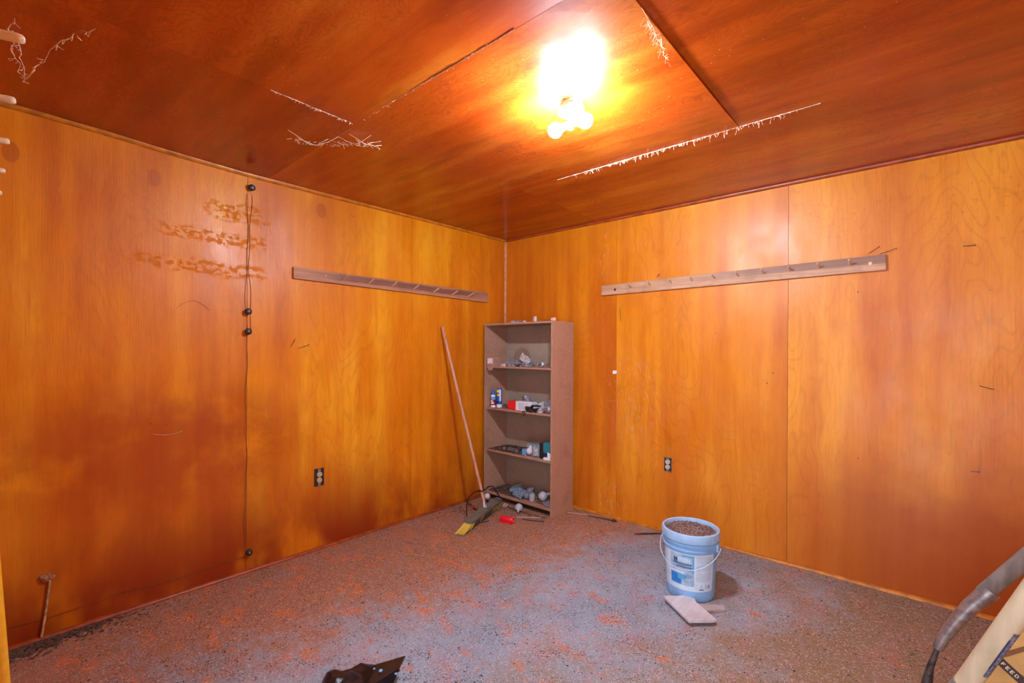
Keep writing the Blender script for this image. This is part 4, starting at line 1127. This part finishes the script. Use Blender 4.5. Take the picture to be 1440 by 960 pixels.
for pts, lab in ((((.50, -1.55, .004), (.58, -1.50, .006), (.70, -1.43, .004)), 'long pale straw on the left half of the floor'),
                 (((1.28, -1.50, .004), (1.31, -1.43, .005), (1.35, -1.38, .004)), 'short pale splinter near the floor centre'),
                 (((2.78, -1.33, .004), (2.86, -1.25, .006), (2.98, -1.22, .004)), 'pale splinter on the brownish floor right of the boards')):
    bm = bmesh.new(); tube(bm, pts, [.0012, .0018, .0008], 6); tag(obj('straw', bm, M['straw'], origin=pts[1]), lab, 'straw')

# ------------------------------------------------------------------ tools at the right
# shovel with grey weathered handle
sk0 = V(3.128, -1.580, .510); sk1 = V(3.288, -1.570, .800)
r = thing('garden_shovel', 'old shovel with weathered grey wooden handle leaning at the right picture edge', 'shovel', (3.06, -1.57, 0))
dirh = V(.42, .0, .90)
topc = V(3.672, -1.56, 1.385)
bend = V(3.190, -1.577, .655)
bm = bmesh.new(); tube(bm, [bend + (sk1 - bend) * .25, sk1, sk1.lerp(topc, .5), topc], [.0190, .0205, .0205, .0185], 18)
obj('handle', bm, M['grey_handle'], r, smooth=60)
bm = bmesh.new(); q = []
ctrl = [V(3.122, -1.58, .503), V(3.135, -1.58, .540), V(3.158, -1.578, .590), V(3.190, -1.577, .648), V(3.230, -1.574, .705)]
tube(bm, ctrl, [.0125, .0145, .0162, .0192, .0224], 18); obj('socket', bm, M['socket_steel'], r, smooth=60)
bm = bmesh.new()
tube(bm, [V(3.124, -1.58, .515), V(3.106, -1.578, .44), V(3.098, -1.575, .38), V(3.085, -1.572, .30), V(3.075, -1.570, .22)], [.006, .009, .014, .014, .008], 10)
obj('shank', bm, M['steel_dark'], r, smooth=60)
bm = bmesh.new(); rows_ = []
for i in range(13):
    t = i / 12; wv = .105 * min(1, .55 + t * 3) if t < .75 else .105 * math.cos((t - .75) / .25 * PI / 2 * .96)
    row = []
    for j in range(9):
        s = (j - 4) / 4; row.append(bm.verts.new((3.092 - .095 * t + .02 * s * s, -1.572 + s * wv, .30 - .292 * t)))
    rows_.append(row)
for a, b_ in zip(rows_, rows_[1:]):
    for j in range(8): bm.faces.new((a[j], a[j + 1], b_[j + 1], b_[j]))
bmesh.ops.solidify(bm, geom=bm.faces[:], thickness=.003)
obj('blade', bm, M['steel_dark'], r, smooth=60)
# spade with cream handle
p0 = V(3.166, -1.876, .580); p1 = V(3.253, -1.911, .812); dd = (p1 - p0).normalized()
tt = (3.676 - p0.x) / dd.x; tp = p0 + dd * tt
r = thing('digging_spade', 'spade with cream wooden handle marked by a dark blue stripe, right picture edge', 'spade', (p0 - dd * (p0.z / dd.z)))
bm = bmesh.new(); tube(bm, [p0 - dd * .02, p0 + dd * .3, tp], [.0215, .0215, .0205], 20); ho = obj('handle', bm, M['cream_handle'], r, smooth=60)
# printed stripe on the handle, on the side towards the right of the viewer
view = (V(3.082, -3.414, 1.358) - (p0 + dd * .1)).normalized(); vp = (view - dd * view.dot(dd)).normalized(); side = dd.cross(vp)
if side.dot(V(.752, .659, 0)) < 0: side = -side
def strip(a0_, a1_, t0, t1, rr, n=6):
    bm = bmesh.new(); rows_ = []
    for i in range(2):
        t = (t0, t1)[i]; c_ = p0 + dd * t
        rows_.append([bm.verts.new(c_ + (vp * math.cos(math.radians(a0_ + (a1_ - a0_) * k / n)) + side * math.sin(math.radians(a0_ + (a1_ - a0_) * k / n))) * rr) for k in range(n + 1)])
    for k in range(n): bm.faces.new((rows_[0][k], rows_[0][k + 1], rows_[1][k + 1], rows_[1][k]))
    return bm
M['stripe_grey'] = simple('faded_blue_grey_print', (.13, .13, .17), .6, var=.4, scale=120)
obj('stripe', strip(38, 78, .050, .185, .0219), M['stripe_grey'], ho, smooth=True, label='faded grey-blue printed stripe')
obj('stripe', strip(36, 45, .075, .165, .0222), M['navy'], ho, smooth=True, label='dark blue line')
ferr = p0 - dd * .02
bm = bmesh.new(); tube(bm, [ferr + dd * .015, ferr - dd * .02, ferr - dd * .20, ferr - dd * .30], [.0228, .0245, .019, .014], 18); obj('ferrule', bm, M['steel'], r, smooth=60)
bm = bmesh.new(); e0 = ferr - dd * .26; zt = ferr - dd * ((ferr.z - .01) / dd.z)
sd = V(-dd.y, dd.x, 0).normalized(); sd = V(0, 1, 0)
Lb = (zt - e0).length
rows_ = []
for i in range(9):
    t = i / 8; wv = .09 if t > .15 else .05 + .27 * t
    c_ = e0.lerp(zt, t); rows_.append([bm.verts.new(c_ + sd * wv * s) for s in (-1, -.5, 0, .5, 1)])
for a, b_ in zip(rows_, rows_[1:]):
    for j in range(4): bm.faces.new((a[j], a[j + 1], b_[j + 1], b_[j]))
bmesh.ops.solidify(bm, geom=bm.faces[:], thickness=.003); obj('blade', bm, M['steel'], r, smooth=60)

# feed bag
rt = V(.752, .659, 0); fwv = V(-.659, .752, 0)
cam = V(3.082, -3.414, 1.358)
wB = 1.50
O = cam + (fwv + rt * ((1421 - 720) / 657) + V(0, 0, -(941 - 496) / 657)) * wB
ca = math.radians(31)
nrm = (cam - O); nrm.z = 0; nrm = (nrm.normalized() + V(-.15, -.1, 0)).normalized()
rh = V(0, 0, 1).cross(nrm).normalized()           # to the viewer's right
Rr = rh * math.cos(ca) - V(0, 0, 1) * math.sin(ca); Uu = rh * math.sin(ca) + V(0, 0, 1) * math.cos(ca)
FB = Matrix(((Rr.x, Uu.x, nrm.x, O.x), (Rr.y, Uu.y, nrm.y, O.y), (Rr.z, Uu.z, nrm.z, O.z), (0, 0, 0, 1)))
x0, x1, y0, y1 = -.052, .200, -.272, .24
r = thing('feed_bag', 'tan paper bag printed FEED in a dark band, behind the cream-handled spade', 'bag', (O.x, O.y, 0))
def bagz(x, y):
    u = (x - x0) / (x1 - x0); v = (y - y0) / (y1 - y0); u = min(1, max(0, u)); v = min(1, max(0, v))
    return .055 * (max(0, 4 * u * (1 - u)) ** .35) * (max(0, 4 * v * (1 - v)) ** .35)
zoff = .055
bm = bmesh.new(); NXg, NYg = 20, 28; fr_, bk_ = [], []
for i in range(NXg + 1):
    a, b_ = [], []
    for j in range(NYg + 1):
        x = x0 + (x1 - x0) * i / NXg; y = y0 + (y1 - y0) * j / NYg; z = bagz(x, y)
        a.append(bm.verts.new(FB @ V(x, y, z - zoff))); b_.append(bm.verts.new(FB @ V(x, y, -z * .7 - zoff - .002)))
    fr_.append(a); bk_.append(b_)
for i in range(NXg):
    for j in range(NYg):
        bm.faces.new((fr_[i][j], fr_[i + 1][j], fr_[i + 1][j + 1], fr_[i][j + 1])); bm.faces.new((bk_[i][j], bk_[i][j + 1], bk_[i + 1][j + 1], bk_[i + 1][j]))
for i in range(NXg):
    bm.faces.new((fr_[i][0], bk_[i][0], bk_[i + 1][0], fr_[i + 1][0])); bm.faces.new((fr_[i][-1], fr_[i + 1][-1], bk_[i + 1][-1], bk_[i][-1]))
for j in range(NYg):
    bm.faces.new((fr_[0][j], fr_[0][j + 1], bk_[0][j + 1], bk_[0][j])); bm.faces.new((fr_[-1][j], bk_[-1][j], bk_[-1][j + 1], fr_[-1][j + 1]))
zl = min(v.co.z for v in bm.verts); print('bag low z', zl)
sack = obj('sack', bm, M['bagpaper'], r, smooth=60)
def onbag(poly_fn, nx, ny, e):
    bm = bmesh.new(); g2 = []
    for i in range(nx + 1):
        g2.append([])
        for j in range(ny + 1):
            x, y = poly_fn(i / nx, j / ny); g2[-1].append(bm.verts.new(FB @ V(x, y, bagz(x, y) - zoff + e)))
    for i in range(nx):
        for j in range(ny): bm.faces.new((g2[i][j], g2[i + 1][j], g2[i + 1][j + 1], g2[i][j + 1]))
    return bm
obj('dark_band', onbag(lambda u, v: (-.050 + .245 * u, -.014 + .028 * v), 20, 3, .0015), M['bagdark'], sack, smooth=True)
obj('brown_stripe', onbag(lambda u, v: (-.036 + .012 * u + .05 * v, .020 + .19 * v), 3, 12, .0012), M['bagbrown'], sack, smooth=True)
def letter(ch, cx, s):
    st = {'F': [(0, 0, .2, 1), (0, .8, .75, 1), (0, .42, .6, .6)], 'E': [(0, 0, .2, 1), (0, .8, .75, 1), (0, .42, .62, .6), (0, 0, .75, .2)],
          'D': [(0, 0, .2, 1), (0, .82, .6, 1), (0, 0, .6, .18), (.58, .14, .78, .86)]}[ch]
    return [onbag(lambda u, v, a=a, b=b, c=c, d=d: (cx + s * .9 * (a + (c - a) * u), -.0055 + s * (b + (d - b) * v)), 2, 2, .003) for a, b, c, d in st]
for ch, cx in zip('FEED', (-.0185, -.0065, .0055, .0175)):
    obj('letter', join(letter(ch, cx, .0115)), M['bagletter'], sack)

# yellow handled tool at the left picture edge
r = thing('yellow_handled_rake', 'yellow tool handle standing upright at the left picture edge', 'tool handle', (1.345, -3.33, 0))
qa, qb = V(1.318, -3.372, .50), V(1.278, -3.4325, 1.55)
dq = (qb - qa).normalized(); q0 = qa - dq * (qa.z / dq.z)
bm = bmesh.new(); tube(bm, [q0 + dq * .04, qa, qb], [.0155, .015, .014], 18); obj('handle', bm, M['yellow'], r, smooth=60)
bm = bmesh.new(); tube(bm, [q0 + V(0, 0, .012), q0 + dq * .05], [.014, .018], 14)
box(bm, (q0.x - .17, q0.y - .012, .004), (q0.x + .17, q0.y + .012, .024)); obj('rake_head', bm, M['steel_dark'], r, smooth=40)
for k in range(9):
    bm = bmesh.new(); x = q0.x - .16 + .04 * k; tube(bm, [(x, q0.y + .012, .014), (x, q0.y + .04, .012), (x, q0.y + .06, .006)], [.003, .003, .0015], 6); obj('tine', bm, M['steel_dark'], r)

# ------------------------------------------------------------------ daylight, camera, exposure
w = bpy.data.worlds.new('World'); S.world = w; w.use_nodes = True
bg = w.node_tree.nodes['Background']
bg.inputs[0].default_value = (.70, .83, 1.0, 1); bg.inputs[1].default_value = 8.0
pl = bpy.data.lights.new('door_portal', 'AREA'); pl.shape = 'RECTANGLE'; pl.size = DX1 - DX0; pl.size_y = DH
pl.cycles.is_portal = True
po = bpy.data.objects.new('door_portal', pl); link(po); po.location = ((DX0 + DX1) / 2, YS - .12, DH / 2); po.rotation_euler = (math.radians(90), 0, 0)
po['kind'] = 'structure'

cd = bpy.data.cameras.new('camera'); co = bpy.data.objects.new('camera', cd); link(co); S.camera = co
F, YAW, ROLL, SY = 656.81, .719247, .005278, 13.0
co.location = (3.08203, -3.41450, 1.35821)
co.rotation_mode = 'XYZ'
R = Matrix.Rotation(YAW, 4, 'Z') @ Matrix.Rotation(PI / 2, 4, 'X') @ Matrix.Rotation(ROLL, 4, 'Z')
co.rotation_euler = R.to_euler()
cd.sensor_fit = 'HORIZONTAL'; cd.sensor_width = 36; cd.lens = F / 1440 * 36
cd.shift_y = SY / 1440; cd.clip_start = .01; cd.clip_end = 60
S.view_settings.view_transform = 'Standard'; S.view_settings.look = 'None'
S.view_settings.exposure = 0.12; S.view_settings.gamma = 1; S.view_settings.use_curve_mapping = False
